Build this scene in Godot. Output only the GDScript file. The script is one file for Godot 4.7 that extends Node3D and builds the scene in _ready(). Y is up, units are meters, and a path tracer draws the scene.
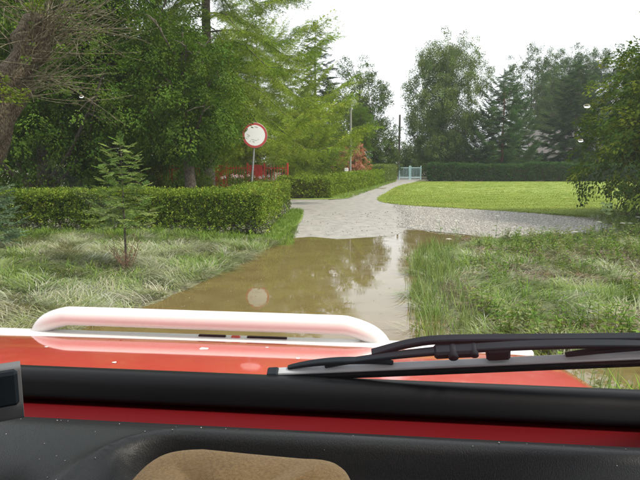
extends Node3D
# A flooded lane seen from the cab of a red van. Metres, y up, water level at y = 0.

var rng := RandomNumberGenerator.new()
var bump_noise := FastNoiseLite.new()
var patch_noise := FastNoiseLite.new()
var swirl_noise := FastNoiseLite.new()
var M := {}
var used_names := {}

# outline of the flood water on the lane (x, z)
var flood := PackedVector2Array([Vector2(-4.2, -2.0), Vector2(-2.9, -5.6), Vector2(-2.19, -7.5), Vector2(-1.5, -10.0), Vector2(-1.05, -12.6), Vector2(-0.75, -13.7), Vector2(-0.2, -13.95), Vector2(0.4, -13.5), Vector2(1.1, -13.8), Vector2(1.9, -14.25), Vector2(2.35, -15.5), Vector2(2.75, -15.4), Vector2(3.2, -14.4), Vector2(4.1, -13.7), Vector2(3.3, -13.1), Vector2(2.5, -12.3), Vector2(2.0, -11.0), Vector2(1.6, -8.8), Vector2(1.35, -7.0), Vector2(1.15, -5.6), Vector2(1.0, -3.0), Vector2(0.8, -2.0)])
var pools := [Vector3(2.75, -6.25, 0.5), Vector3(2.5, -4.8, 0.8), Vector3(9.6, -16.4, 0.75)]


# ---------------------------------------------------------------- small helpers
func lin(r: float, g: float, b: float) -> Color:
	return Color(r, g, b).linear_to_srgb()

func rf(a: float, b: float) -> float:
	return rng.randf_range(a, b)

func numbered(called: String) -> String:
	var n: int = used_names.get(called, 0)
	used_names[called] = n + 1
	return called if n == 0 else "%s_%03d" % [called, n]

func thing(called: String, label: String, category: String, at := Vector3.ZERO, group := "", turn := 0.0) -> Node3D:
	var o := Node3D.new()
	o.name = numbered(called)
	add_child(o)
	o.position = at
	o.rotation.y = turn
	o.set_meta("label", label)
	o.set_meta("category", category)
	if group != "":
		o.set_meta("group", group)
	return o

func part(called: String, mesh: Mesh, m: Material, parent: Node3D) -> MeshInstance3D:
	var o := MeshInstance3D.new()
	o.name = called
	o.mesh = mesh
	o.material_override = m
	parent.add_child(o, true)
	return o

func structure(called: String, mesh: Mesh, m: Material) -> MeshInstance3D:
	var o := part(numbered(called), mesh, m, self)
	o.set_meta("kind", "structure")
	return o

func copies(called: String, mesh: Mesh, m: Material, where: Array, colors: Array, parent: Node3D) -> MultiMeshInstance3D:
	var mm := MultiMesh.new()
	mm.transform_format = MultiMesh.TRANSFORM_3D
	mm.use_colors = true
	mm.mesh = mesh
	mm.instance_count = where.size()
	for i in where.size():
		mm.set_instance_transform(i, where[i])
		mm.set_instance_color(i, colors[i])
	var o := MultiMeshInstance3D.new()
	o.name = called
	o.multimesh = mm
	o.material_override = m
	o.set_meta("kind", "stuff")
	parent.add_child(o, true)
	return o

func tool() -> SurfaceTool:
	var st := SurfaceTool.new()
	st.begin(Mesh.PRIMITIVE_TRIANGLES)
	return st

func done(st: SurfaceTool) -> ArrayMesh:
	st.generate_normals()
	return st.commit()

func tri(st: SurfaceTool, a: Vector3, b: Vector3, c: Vector3) -> void:
	st.add_vertex(a); st.add_vertex(b); st.add_vertex(c)

func quad(st: SurfaceTool, a: Vector3, b: Vector3, c: Vector3, d: Vector3) -> void:
	tri(st, a, b, c); tri(st, a, c, d)

# a box with chamfered edges, given by centre and size
func box(st: SurfaceTool, c: Vector3, s: Vector3, bevel := 0.0, turn := Basis.IDENTITY) -> void:
	st.set_smooth_group(-1)
	var h := s * 0.5
	var e := minf(bevel, minf(h.x, minf(h.y, h.z)) * 0.6)
	if e <= 0.0:
		for ax in 3:
			for sg in [-1.0, 1.0]:
				var n := Vector3.ZERO; n[ax] = sg
				var u := Vector3.ZERO; u[(ax + 1) % 3] = 1.0
				var v := n.cross(u)
				var p := n * h
				var uu := u * h; var vv := v * h
				quad(st, c + turn * (p - uu - vv), c + turn * (p - uu + vv), c + turn * (p + uu + vv), c + turn * (p + uu - vv))
		return
	var k := h - Vector3(e, e, e)
	for ax in 3:
		for sg in [-1.0, 1.0]:
			var n := Vector3.ZERO; n[ax] = sg
			var u := Vector3.ZERO; u[(ax + 1) % 3] = 1.0
			var v := n.cross(u)
			var p := n * h
			var uu := u * k; var vv := v * k
			quad(st, c + turn * (p - uu - vv), c + turn * (p - uu + vv), c + turn * (p + uu + vv), c + turn * (p + uu - vv))
			# the chamfers towards +-u of the next axis
			for su in [-1.0, 1.0]:
				var n2: Vector3 = u * su
				var p1 := n * h + n2 * k
				var p2 := n * k + n2 * h
				var w := v * k
				if su > 0:
					quad(st, c + turn * (p1 - w), c + turn * (p1 + w), c + turn * (p2 + w), c + turn * (p2 - w))
				else:
					quad(st, c + turn * (p1 + w), c + turn * (p1 - w), c + turn * (p2 - w), c + turn * (p2 + w))
	for sx in [-1.0, 1.0]:
		for sy in [-1.0, 1.0]:
			for sz in [-1.0, 1.0]:
				var s3 := Vector3(sx, sy, sz)
				var a := c + turn * (Vector3(h.x, k.y, k.z) * s3)
				var b := c + turn * (Vector3(k.x, h.y, k.z) * s3)
				var d := c + turn * (Vector3(k.x, k.y, h.z) * s3)
				if sx * sy * sz > 0: tri(st, a, d, b)
				else: tri(st, a, b, d)

func tube(st: SurfaceTool, pts: Array, radii: Array, sides := 8, capped := true, lump := 0.0) -> void:
	st.set_smooth_group(0)
	var rings := []
	var u := Vector3.RIGHT
	for i in pts.size():
		var a: Vector3 = pts[maxi(i - 1, 0)]
		var b: Vector3 = pts[mini(i + 1, pts.size() - 1)]
		var ax := (b - a).normalized()
		u = (u - ax * u.dot(ax))
		if u.length() < 0.05:
			u = Vector3.BACK - ax * Vector3.BACK.dot(ax)
		u = u.normalized()
		var v := u.cross(ax)
		var ring := []
		for j in sides:
			var an := TAU * j / sides
			var d := u * cos(an) + v * sin(an)
			var p: Vector3 = pts[i]
			var r: float = radii[i]
			if lump > 0.0:
				r *= 1.0 + lump * bump_noise.get_noise_3dv((p + d * r) * 60.0)
			ring.append(p + d * r)
		rings.append(ring)
	for i in pts.size() - 1:
		for j in sides:
			var k := (j + 1) % sides
			quad(st, rings[i][k], rings[i + 1][k], rings[i + 1][j], rings[i][j])
	if capped:
		st.set_smooth_group(1)
		for j in sides:
			var k := (j + 1) % sides
			tri(st, pts[0], rings[0][k], rings[0][j])
			tri(st, pts[-1], rings[-1][j], rings[-1][k])
		st.set_smooth_group(0)

# smooth curve through points
func curve(pts: Array, n: int) -> Array:
	var out := []
	var m := pts.size() - 1
	for i in n + 1:
		var t := float(i) / n * m
		var k := mini(int(t), m - 1)
		var f := t - k
		var p0 = pts[maxi(k - 1, 0)]; var p1 = pts[k]; var p2 = pts[k + 1]; var p3 = pts[mini(k + 2, m)]
		out.append(p1.cubic_interpolate(p2, p0, p3, f))
	return out

func shelled(lists: Array, m: bool = false) -> ArrayMesh:   # surface through rows of points
	var st := tool()
	st.set_smooth_group(0)
	for i in lists.size() - 1:
		for j in lists[i].size() - 1:
			if m: quad(st, lists[i][j + 1], lists[i + 1][j + 1], lists[i + 1][j], lists[i][j])
			else: quad(st, lists[i][j], lists[i + 1][j], lists[i + 1][j + 1], lists[i][j + 1])
	return done(st)

func lathe(st: SurfaceTool, prof: Array, c: Vector3, basis: Basis, sides := 24) -> void:   # profile of (radius, along y)
	st.set_smooth_group(0)
	for i in prof.size() - 1:
		for j in sides:
			var a := TAU * j / sides
			var b := TAU * (j + 1) / sides
			var p0: Vector2 = prof[i]; var p1: Vector2 = prof[i + 1]
			quad(st, c + basis * Vector3(cos(b) * p0.x, p0.y, sin(b) * p0.x), c + basis * Vector3(cos(b) * p1.x, p1.y, sin(b) * p1.x), c + basis * Vector3(cos(a) * p1.x, p1.y, sin(a) * p1.x), c + basis * Vector3(cos(a) * p0.x, p0.y, sin(a) * p0.x))


# ---------------------------------------------------------------- materials
func noise_tex(size: int, freq: float, seed_: int, stops: Array, oct := 4, kind := FastNoiseLite.TYPE_SIMPLEX_SMOOTH) -> ImageTexture:
	var n := FastNoiseLite.new()
	n.seed = seed_; n.frequency = freq; n.fractal_octaves = oct; n.noise_type = kind
	var im := n.get_seamless_image(size, size)
	var gr := Gradient.new()
	var off := PackedFloat32Array(); var col := PackedColorArray()
	for s in stops:
		off.append(s[0]); col.append(s[1])
	gr.offsets = off; gr.colors = col
	var lut := []
	for i in 256: lut.append(gr.sample(i / 255.0))
	var o := Image.create(size, size, true, Image.FORMAT_RGB8)
	for y in size:
		for x in size:
			o.set_pixel(x, y, lut[int(im.get_pixel(x, y).r * 255.0)])
	return ImageTexture.create_from_image(o)

func grey_tex(size: int, freq: float, seed_: int, oct := 4, kind := FastNoiseLite.TYPE_SIMPLEX_SMOOTH) -> ImageTexture:
	return noise_tex(size, freq, seed_, [[0.0, Color.BLACK], [1.0, Color.WHITE]], oct, kind)

func mat(c: Color, rough: float, metal := 0.0) -> StandardMaterial3D:
	var m := StandardMaterial3D.new()
	m.albedo_color = c; m.roughness = rough; m.metallic = metal
	return m

func tex_mat(t: Texture2D, scale_: float, rough: float, bump: Texture2D = null, bump_cm := 0.0) -> StandardMaterial3D:
	var m := mat(Color.WHITE, rough)
	m.albedo_texture = t
	m.uv1_triplanar = true; m.uv1_world_triplanar = true
	m.uv1_scale = Vector3.ONE * scale_
	if bump:
		m.heightmap_enabled = true; m.heightmap_texture = bump; m.heightmap_scale = bump_cm
	return m

func leaf_mat(rough := 0.5, back := 0.6) -> StandardMaterial3D:
	var m := mat(Color.WHITE, rough)
	m.vertex_color_use_as_albedo = true
	m.cull_mode = BaseMaterial3D.CULL_DISABLED
	m.metallic_specular = 0.14
	if back > 0.0:
		m.backlight_enabled = true
		m.backlight = Color(back, back * 1.0, back * 0.55)
	return m

func make_materials() -> void:
	var fine := grey_tex(512, 0.09, 3, 5)
	var mid := grey_tex(512, 0.03, 4, 5)
	M.leaf = leaf_mat(0.55, 0.8)
	M.needle = leaf_mat(0.5, 0.5)
	M.grass = leaf_mat(0.5, 0.6)
	M.silt_leaf = leaf_mat(0.75, 0.3)
	M.bark = tex_mat(noise_tex(512, 0.035, 7, [[0.2, lin(0.03, 0.024, 0.017)], [0.5, lin(0.085, 0.07, 0.05)], [0.8, lin(0.19, 0.165, 0.13)]], 5), 1.2, 0.9, mid, 3.0)
	M.bark.uv1_scale = Vector3(1.6, 0.5, 1.6)
	M.old_bark = tex_mat(noise_tex(512, 0.03, 8, [[0.25, lin(0.03, 0.02, 0.012)], [0.5, lin(0.1, 0.072, 0.045)], [0.75, lin(0.24, 0.19, 0.13)]], 5), 1.0, 0.9, mid, 6.0)
	M.old_bark.uv1_scale = Vector3(2.4, 0.7, 2.4)
	M.shoot = tex_mat(noise_tex(256, 0.03, 9, [[0.25, lin(0.06, 0.048, 0.026)], [0.55, lin(0.12, 0.1, 0.055)], [0.75, lin(0.3, 0.27, 0.19)]], 4), 1.0, 0.8)
	M.pine_bark = tex_mat(noise_tex(256, 0.03, 10, [[0.2, lin(0.1, 0.05, 0.03)], [0.7, lin(0.3, 0.15, 0.08)]], 4), 1.5, 0.9)
	M.birch_bark = tex_mat(noise_tex(256, 0.02, 11, [[0.25, lin(0.04, 0.04, 0.035)], [0.42, lin(0.5, 0.49, 0.45)], [0.9, lin(0.62, 0.6, 0.56)]], 4), 0.8, 0.8)
	M.hedge_core = tex_mat(noise_tex(256, 0.08, 12, [[0.3, lin(0.06, 0.05, 0.03)], [0.7, lin(0.11, 0.095, 0.06)]], 4), 1.5, 1.0, mid, 6.0)
	# ground: silted soil with thin grass
	M.soil = tex_mat(noise_tex(1024, 0.02, 21, [[0.2, lin(0.05, 0.045, 0.025)], [0.45, lin(0.12, 0.11, 0.06)], [0.6, lin(0.16, 0.17, 0.08)], [0.8, lin(0.24, 0.22, 0.15)]], 6), 0.5, 0.75, fine, 2.0)
	M.lawn = tex_mat(noise_tex(1024, 0.03, 22, [[0.2, lin(0.19, 0.25, 0.045)], [0.45, lin(0.22, 0.28, 0.052)], [0.6, lin(0.24, 0.3, 0.058)], [0.8, lin(0.28, 0.33, 0.07)]], 6), 0.22, 0.9, fine, 2.0)
	M.verge = tex_mat(noise_tex(512, 0.04, 23, [[0.2, lin(0.12, 0.18, 0.03)], [0.6, lin(0.18, 0.25, 0.04)], [0.8, lin(0.22, 0.28, 0.05)]], 5), 0.6, 0.9, fine, 2.0)
	M.road = tex_mat(noise_tex(1024, 0.014, 24, [[0.2, lin(0.215, 0.205, 0.185)], [0.4, lin(0.25, 0.238, 0.215)], [0.55, lin(0.27, 0.257, 0.232)], [0.8, lin(0.305, 0.29, 0.262)]], 6), 0.16, 0.55, fine, 0.25)
	var rr := noise_tex(512, 0.012, 25, [[0.3, Color(0.6, 0.6, 0.6)], [0.6, Color(0.95, 0.95, 0.95)]], 4)
	M.road.roughness_texture = rr
	M.road.roughness = 0.85
	M.gravel_bed = tex_mat(noise_tex(1024, 0.05, 26, [[0.25, lin(0.16, 0.147, 0.125)], [0.5, lin(0.26, 0.242, 0.21)], [0.75, lin(0.34, 0.318, 0.28)]], 6), 0.4, 0.85, fine, 2.5)
	M.stone = mat(Color.WHITE, 0.75)
	M.stone.vertex_color_use_as_albedo = true
	M.water = mat(lin(0.19, 0.14, 0.055), 0.035)
	M.water.metallic_specular = 0.5
	M.water.uv1_triplanar = true; M.water.uv1_world_triplanar = true; M.water.uv1_scale = Vector3.ONE * 0.3
	M.water.heightmap_enabled = true; M.water.heightmap_texture = grey_tex(512, 0.02, 27, 2); M.water.heightmap_scale = 0.02
	M.water.roughness = 1.0
	M.water.roughness_texture = noise_tex(512, 0.012, 29, [[0.3, Color(0.025, 0.025, 0.025)], [0.55, Color(0.04, 0.04, 0.04)], [0.75, Color(0.1, 0.1, 0.1)]], 4)
	M.water.albedo_color = Color.WHITE
	M.water.albedo_texture = noise_tex(512, 0.01, 28, [[0.3, lin(0.138, 0.102, 0.04)], [0.7, lin(0.155, 0.117, 0.048)]], 4)
	# van
	M.red = mat(lin(0.58, 0.03, 0.012), 0.4)
	M.red.clearcoat_enabled = true; M.red.clearcoat = 1.0; M.red.clearcoat_roughness = 0.05
	M.red.uv1_triplanar = true; M.red.uv1_scale = Vector3.ONE * 1.5
	M.red.albedo_color = Color.WHITE
	M.red.albedo_texture = noise_tex(512, 0.02, 31, [[0.3, lin(0.53, 0.045, 0.025)], [0.65, lin(0.54, 0.048, 0.027)], [0.9, lin(0.545, 0.055, 0.032)]], 5)
	M.red.roughness_texture = noise_tex(512, 0.02, 32, [[0.3, Color(0.85, 0.85, 0.85)], [0.7, Color(1, 1, 1)]], 5)
	M.shaded_red = mat(lin(0.11, 0.003, 0.005), 0.65)  # body red with the shade inside the cab put into the colour
	M.shaded_red.metallic_specular = 0.25
	M.white_paint = mat(lin(0.68, 0.67, 0.65), 0.35)
	M.white_paint.clearcoat_enabled = true; M.white_paint.clearcoat = 0.4; M.white_paint.clearcoat_roughness = 0.15
	M.rubber = mat(lin(0.007, 0.0075, 0.009), 0.4)
	M.rubber.metallic_specular = 0.28
	M.wiper_black = mat(lin(0.017, 0.023, 0.029), 0.55)
	M.wiper_black.metallic_specular = 0.2
	M.wiper_steel = mat(lin(0.42, 0.43, 0.45), 0.45, 0.2)
	M.dash = tex_mat(noise_tex(512, 0.2, 33, [[0.3, lin(0.01, 0.0115, 0.0125)], [0.7, lin(0.017, 0.019, 0.02)]], 3), 4.0, 0.42, grey_tex(512, 0.3, 34, 2), 0.03)
	M.dash.uv1_world_triplanar = false
	M.dash.metallic_specular = 0.4
	M.grey_plastic = mat(lin(0.16, 0.165, 0.17), 0.5)
	M.suede = tex_mat(noise_tex(512, 0.05, 35, [[0.2, lin(0.25, 0.15, 0.045)], [0.5, lin(0.34, 0.21, 0.068)], [0.8, lin(0.42, 0.27, 0.1)]], 5), 9.0, 0.95, grey_tex(512, 0.25, 36, 3), 0.12)
	M.suede.uv1_world_triplanar = false
	M.suede.rim_enabled = true; M.suede.rim = 0.5; M.suede.rim_tint = 0.5
	M.cab_lining = mat(lin(0.12, 0.12, 0.125), 0.8)
	M.glass = mat(Color(1, 1, 1, 0.02), 0.02)
	M.glass.transparency = BaseMaterial3D.TRANSPARENCY_ALPHA
	M.drop = mat(Color(1, 1, 1, 0.0), 0.0)
	M.drop.refraction_enabled = true; M.drop.refraction_scale = 0.033
	M.drop.transparency = BaseMaterial3D.TRANSPARENCY_ALPHA
	# street things
	M.sign_red = mat(lin(0.42, 0.045, 0.04), 0.5)
	M.sign_white = mat(lin(0.8, 0.8, 0.79), 0.5)
	M.zinc = tex_mat(noise_tex(256, 0.04, 41, [[0.3, lin(0.2, 0.21, 0.21)], [0.7, lin(0.36, 0.37, 0.37)]], 4), 3.0, 0.5)
	M.zinc.metallic = 0.3
	M.red_wood = tex_mat(noise_tex(256, 0.04, 42, [[0.3, lin(0.45, 0.018, 0.015)], [0.7, lin(0.55, 0.03, 0.025)]], 4), 2.0, 0.6)
	M.red_iron = mat(lin(0.48, 0.04, 0.03), 0.55)
	M.pole_wood = tex_mat(noise_tex(256, 0.03, 43, [[0.3, lin(0.13, 0.11, 0.09)], [0.7, lin(0.24, 0.22, 0.19)]], 4), 2.0, 0.9)
	M.concrete = mat(lin(0.27, 0.265, 0.25), 0.85)
	M.gate_blue = mat(lin(0.42, 0.62, 0.62), 0.5)
	M.plaster = tex_mat(noise_tex(256, 0.03, 44, [[0.3, lin(0.66, 0.65, 0.62)], [0.7, lin(0.76, 0.75, 0.72)]], 4), 0.5, 0.9)
	M.roof = tex_mat(noise_tex(256, 0.03, 45, [[0.3, lin(0.05, 0.045, 0.045)], [0.7, lin(0.085, 0.075, 0.07)]], 4), 0.8, 0.7)
	M.brown_wood = mat(lin(0.1, 0.05, 0.03), 0.7)
	M.dark_glass = mat(lin(0.02, 0.025, 0.03), 0.05)
	M.car_paint = mat(lin(0.5, 0.58, 0.64), 0.25, 0.2)
	M.tyre = mat(lin(0.018, 0.018, 0.018), 0.85)
	M.petal = leaf_mat(0.6, 0.5)


# ---------------------------------------------------------------- terrain
func flood_distance(x: float, z: float) -> float:   # below zero inside the flood outline
	var p := Vector2(x, z)
	var best := 1e9
	var n := flood.size()
	for i in n:
		var a := flood[i]
		var b := flood[(i + 1) % n]
		var ab := b - a
		var t := clampf((p - a).dot(ab) / ab.length_squared(), 0.0, 1.0)
		best = minf(best, p.distance_squared_to(a + ab * t))
	var d := sqrt(best)
	return -d if Geometry2D.is_point_in_polygon(p, flood) else d

func height(x: float, z: float) -> float:
	if x < -30.0 or x > 40.0 or z < -40.0 or z > 6.0:
		return 0.07
	var d := flood_distance(x, z)
	var h := 0.0
	if d < 0.0:
		h = maxf(-0.16, d * 0.11)
	else:
		h = minf(d * 0.05, 0.07)
	var rough := bump_noise.get_noise_2d(x * 22.0, z * 22.0)
	var small := bump_noise.get_noise_2d(x * 90.0 + 40.0, z * 90.0)
	# wet grassland right of the lane lies low
	var marsh := smoothstep(0.9, 2.2, x) * smoothstep(-15.2, -13.0, z)
	h += rough * lerpf(0.012, 0.035, marsh) + small * lerpf(0.004, 0.015, marsh)
	h -= marsh * 0.015
	# the bank before the hedge
	h += 0.09 * smoothstep(0.6, 3.0, d) * smoothstep(-1.4, -3.0, x)
	for q in pools:
		var e := Vector2(x - q.x, (z - q.y) * 1.6).length()
		h -= 0.12 * (1.0 - smoothstep(q.z * 0.55, q.z * 1.25, e))
	return h

func build_ground() -> void:
	var xs := [-420.0, -120.0, -60.0, -30.0, -22.0, -16.0]
	var x := -11.0
	while x < 12.01:
		xs.append(x); x += 0.2
	xs.append_array([13.0, 15.0, 18.0, 24.0, 32.0, 40.0, 70.0, 150.0, 420.0])
	var zs := [420.0, 60.0, 10.0, 4.0, 0.0]
	var z := -2.0
	while z > -24.01:
		zs.append(z); z -= 0.2
	zs.append_array([-25.0, -26.5, -28.0, -31.0, -35.0, -40.0, -50.0, -80.0, -150.0, -420.0])
	var rows := []
	for zz in zs:
		var row := []
		for xx in xs: row.append(Vector3(xx, height(xx, zz), zz))
		rows.append(row)
	structure("ground", shelled(rows), M.soil)

# a strip lying on the terrain between two boundary lines of the same number of points
func strip(left: Array, right: Array, along: int, across: int, lift: float) -> ArrayMesh:
	var a := curve(left, along)
	var b := curve(right, along)
	var rows := []
	for i in along + 1:
		var row := []
		for j in across + 1:
			var p: Vector2 = a[i].lerp(b[i], float(j) / across)
			row.append(Vector3(p.x, height(p.x, p.y) + lift, p.y))
		rows.append(row)
	return shelled(rows, false)

var lawn_left := [Vector2(3.6, -22.9), Vector2(3.0, -24.6), Vector2(3.1, -27.0), Vector2(3.9, -31.0), Vector2(5.9, -40.0), Vector2(8.6, -47.6)]
var lawn_right := [Vector2(13.5, -14.4), Vector2(18.0, -17.5), Vector2(24.0, -24.0), Vector2(30.0, -31.0), Vector2(36.0, -40.0), Vector2(44.0, -47.6)]

func build_setting() -> void:
	build_ground()
	# the lane: from under the van through the flood to the far gate
	structure("road", strip(
		[Vector2(-2.4, 4.0), Vector2(-2.1, -4.0), Vector2(-1.35, -9.0), Vector2(-0.7, -13.5), Vector2(-0.62, -16.5), Vector2(-0.62, -19.6), Vector2(-0.75, -20.6), Vector2(-0.1, -25.4), Vector2(0.95, -26.8), Vector2(3.1, -37.0), Vector2(6.7, -52.0), Vector2(8.5, -62.0)],
		[Vector2(1.0, 4.0), Vector2(1.1, -4.0), Vector2(1.6, -9.0), Vector2(2.6, -13.2), Vector2(3.2, -16.5), Vector2(3.5, -19.6), Vector2(3.5, -21.4), Vector2(3.3, -24.0), Vector2(3.25, -26.0), Vector2(5.2, -37.0), Vector2(9.2, -52.0), Vector2(11.0, -62.0)], 150, 24, 0.006), M.road)
	structure("driveway", strip([Vector2(-14.0, -21.4), Vector2(-8.0, -21.2), Vector2(-3.0, -20.9), Vector2(-0.4, -20.6)], [Vector2(-14.0, -26.2), Vector2(-8.0, -26.1), Vector2(-3.0, -26.0), Vector2(0.4, -26.0)], 40, 14, 0.011), M.road)
	structure("lawn", strip(lawn_left, lawn_right, 70, 60, 0.016), M.lawn)
	structure("gravel_bed", strip([Vector2(2.4, -15.6), Vector2(3.0, -17.6), Vector2(3.2, -20.0), Vector2(3.3, -22.0), Vector2(3.7, -23.2)], [Vector2(4.6, -13.3), Vector2(7.0, -14.3), Vector2(8.0, -15.9), Vector2(7.9, -17.8), Vector2(6.7, -20.4)], 40, 40, 0.012), M.gravel_bed)
	structure("verge", strip([Vector2(-2.2, -12.2), Vector2(-1.7, -14.5), Vector2(-1.55, -17.0), Vector2(-1.5, -20.4)], [Vector2(-1.05, -12.6), Vector2(-0.8, -14.4), Vector2(-0.55, -17.0), Vector2(-0.6, -20.2)], 40, 8, 0.02), M.verge)
	structure("verge", strip([Vector2(-3.0, -26.6), Vector2(0.2, -26.9), Vector2(1.0, -30.0), Vector2(2.9, -38.0), Vector2(6.2, -51.0)], [Vector2(-3.0, -26.0), Vector2(0.95, -26.3), Vector2(1.75, -30.0), Vector2(3.6, -38.0), Vector2(6.8, -51.0)], 40, 6, 0.022), M.verge)
	var st := tool()
	quad(st, Vector3(-9, 0, 3), Vector3(-9, 0, -22), Vector3(14, 0, -22), Vector3(14, 0, 3))
	structure("water", done(st), M.water)
func _ready() -> void:
	rng.seed = 20100604
	bump_noise.seed = 5; bump_noise.frequency = 0.02; bump_noise.fractal_octaves = 3
	patch_noise.seed = 9; patch_noise.frequency = 0.35; patch_noise.fractal_octaves = 3
	swirl_noise.seed = 14; swirl_noise.frequency = 0.5; swirl_noise.fractal_octaves = 2
	# camera: held at eye height in the cab, tipped down towards the flood
	var cam := Camera3D.new()
	cam.name = "camera"
	cam.position = Vector3(0, 1.9, 0)
	cam.rotation_degrees = Vector3(-8.13, 0, 0)
	cam.fov = 46.4
	cam.near = 0.05
	cam.far = 2000.0
	add_child(cam)
	cam.current = true
	# bright overcast sky
	var env := Environment.new()
	env.background_mode = Environment.BG_SKY
	var sky := Sky.new()
	var sm := ProceduralSkyMaterial.new()
	sm.sky_top_color = Color(0.93, 0.95, 0.97)
	sm.sky_horizon_color = Color(0.96, 0.97, 0.97)
	sm.ground_horizon_color = Color(0.55, 0.56, 0.5)
	sm.ground_bottom_color = Color(0.3, 0.3, 0.25)
	sm.sky_energy_multiplier = 0.78
	sky.sky_material = sm
	env.sky = sky
	env.tonemap_mode = Environment.TONE_MAPPER_LINEAR
	env.tonemap_exposure = 3.1
	env.sdfgi_enabled = true
	env.ssao_enabled = true
	env.ssil_enabled = true
	env.fog_enabled = true
	env.fog_density = 0.0006
	env.fog_light_color = Color(0.9, 0.94, 0.97)
	var we := WorldEnvironment.new()
	we.name = "world_environment"
	we.environment = env
	add_child(we)
	# the sun behind thin cloud, high and a little off to the right
	var sun := DirectionalLight3D.new()
	sun.name = "sun"
	sun.rotation_degrees = Vector3(-52, 72, 0)
	sun.light_energy = 0.5
	sun.light_angular_distance = 10.0
	sun.light_color = Color(1.0, 0.97, 0.9)
	sun.shadow_enabled = true
	add_child(sun)
	make_materials()
	build_setting()
	build_van()
	build_vegetation()
	build_street_things()


# ---------------------------------------------------------------- the van
func glass_z(y: float) -> float:
	return -0.735 + (y - 1.6) * 0.67

# a strip swept along x with a closed cross section of (z, y) points
func sweep_x(st: SurfaceTool, x0: float, x1: float, section: Array, smooth := true) -> void:
	st.set_smooth_group(0 if smooth else -1)
	var n := section.size()
	for i in n:
		var a: Vector2 = section[i]; var b: Vector2 = section[(i + 1) % n]
		quad(st, Vector3(x0, a.y, a.x), Vector3(x1, a.y, a.x), Vector3(x1, b.y, b.x), Vector3(x0, b.y, b.x))
	st.set_smooth_group(-1)
	for i in range(1, n - 1):
		var a: Vector2 = section[0]; var b: Vector2 = section[i]; var c: Vector2 = section[i + 1]
		tri(st, Vector3(x0, a.y, a.x), Vector3(x0, b.y, b.x), Vector3(x0, c.y, c.x))
		tri(st, Vector3(x1, a.y, a.x), Vector3(x1, c.y, c.x), Vector3(x1, b.y, b.x))

func rounded(pts: Array, r: float, seg := 4) -> Array:   # a closed polygon of Vector2 with rounded corners
	var out := []
	var n := pts.size()
	for i in n:
		var p: Vector2 = pts[i]
		var a: Vector2 = pts[(i - 1 + n) % n] - p
		var b: Vector2 = pts[(i + 1) % n] - p
		var rr := minf(r, minf(a.length(), b.length()) * 0.45)
		var pa := p + a.normalized() * rr
		var pb := p + b.normalized() * rr
		for k in seg + 1:
			var t := float(k) / seg
			out.append(pa.lerp(p, t).lerp(p.lerp(pb, t), t))
	return out

# a flat bar of rectangular section along a path
func ribbon(st: SurfaceTool, path: Array, up: Vector3, tall: Array, wide: Array) -> void:
	var rings := []
	for i in path.size():
		var d: Vector3 = (path[mini(i + 1, path.size() - 1)] - path[maxi(i - 1, 0)]).normalized()
		var u := (up - d * up.dot(d)).normalized()
		var v := d.cross(u)
		var h: float = tall[i] * 0.5; var w: float = wide[i] * 0.5
		var e := minf(h, w) * 0.35
		var ring := []
		for c in [Vector2(-w + e, -h), Vector2(w - e, -h), Vector2(w, -h + e), Vector2(w, h - e), Vector2(w - e, h), Vector2(-w + e, h), Vector2(-w, h - e), Vector2(-w, -h + e)]:
			ring.append(path[i] + v * c.x + u * c.y)
		rings.append(ring)
	st.set_smooth_group(-1)
	for i in path.size() - 1:
		for j in 8:
			var k := (j + 1) % 8
			quad(st, rings[i][j], rings[i + 1][j], rings[i + 1][k], rings[i][k])
	for j in range(1, 7):
		tri(st, rings[0][0], rings[0][j], rings[0][j + 1])
		tri(st, rings[-1][0], rings[-1][j + 1], rings[-1][j])

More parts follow.
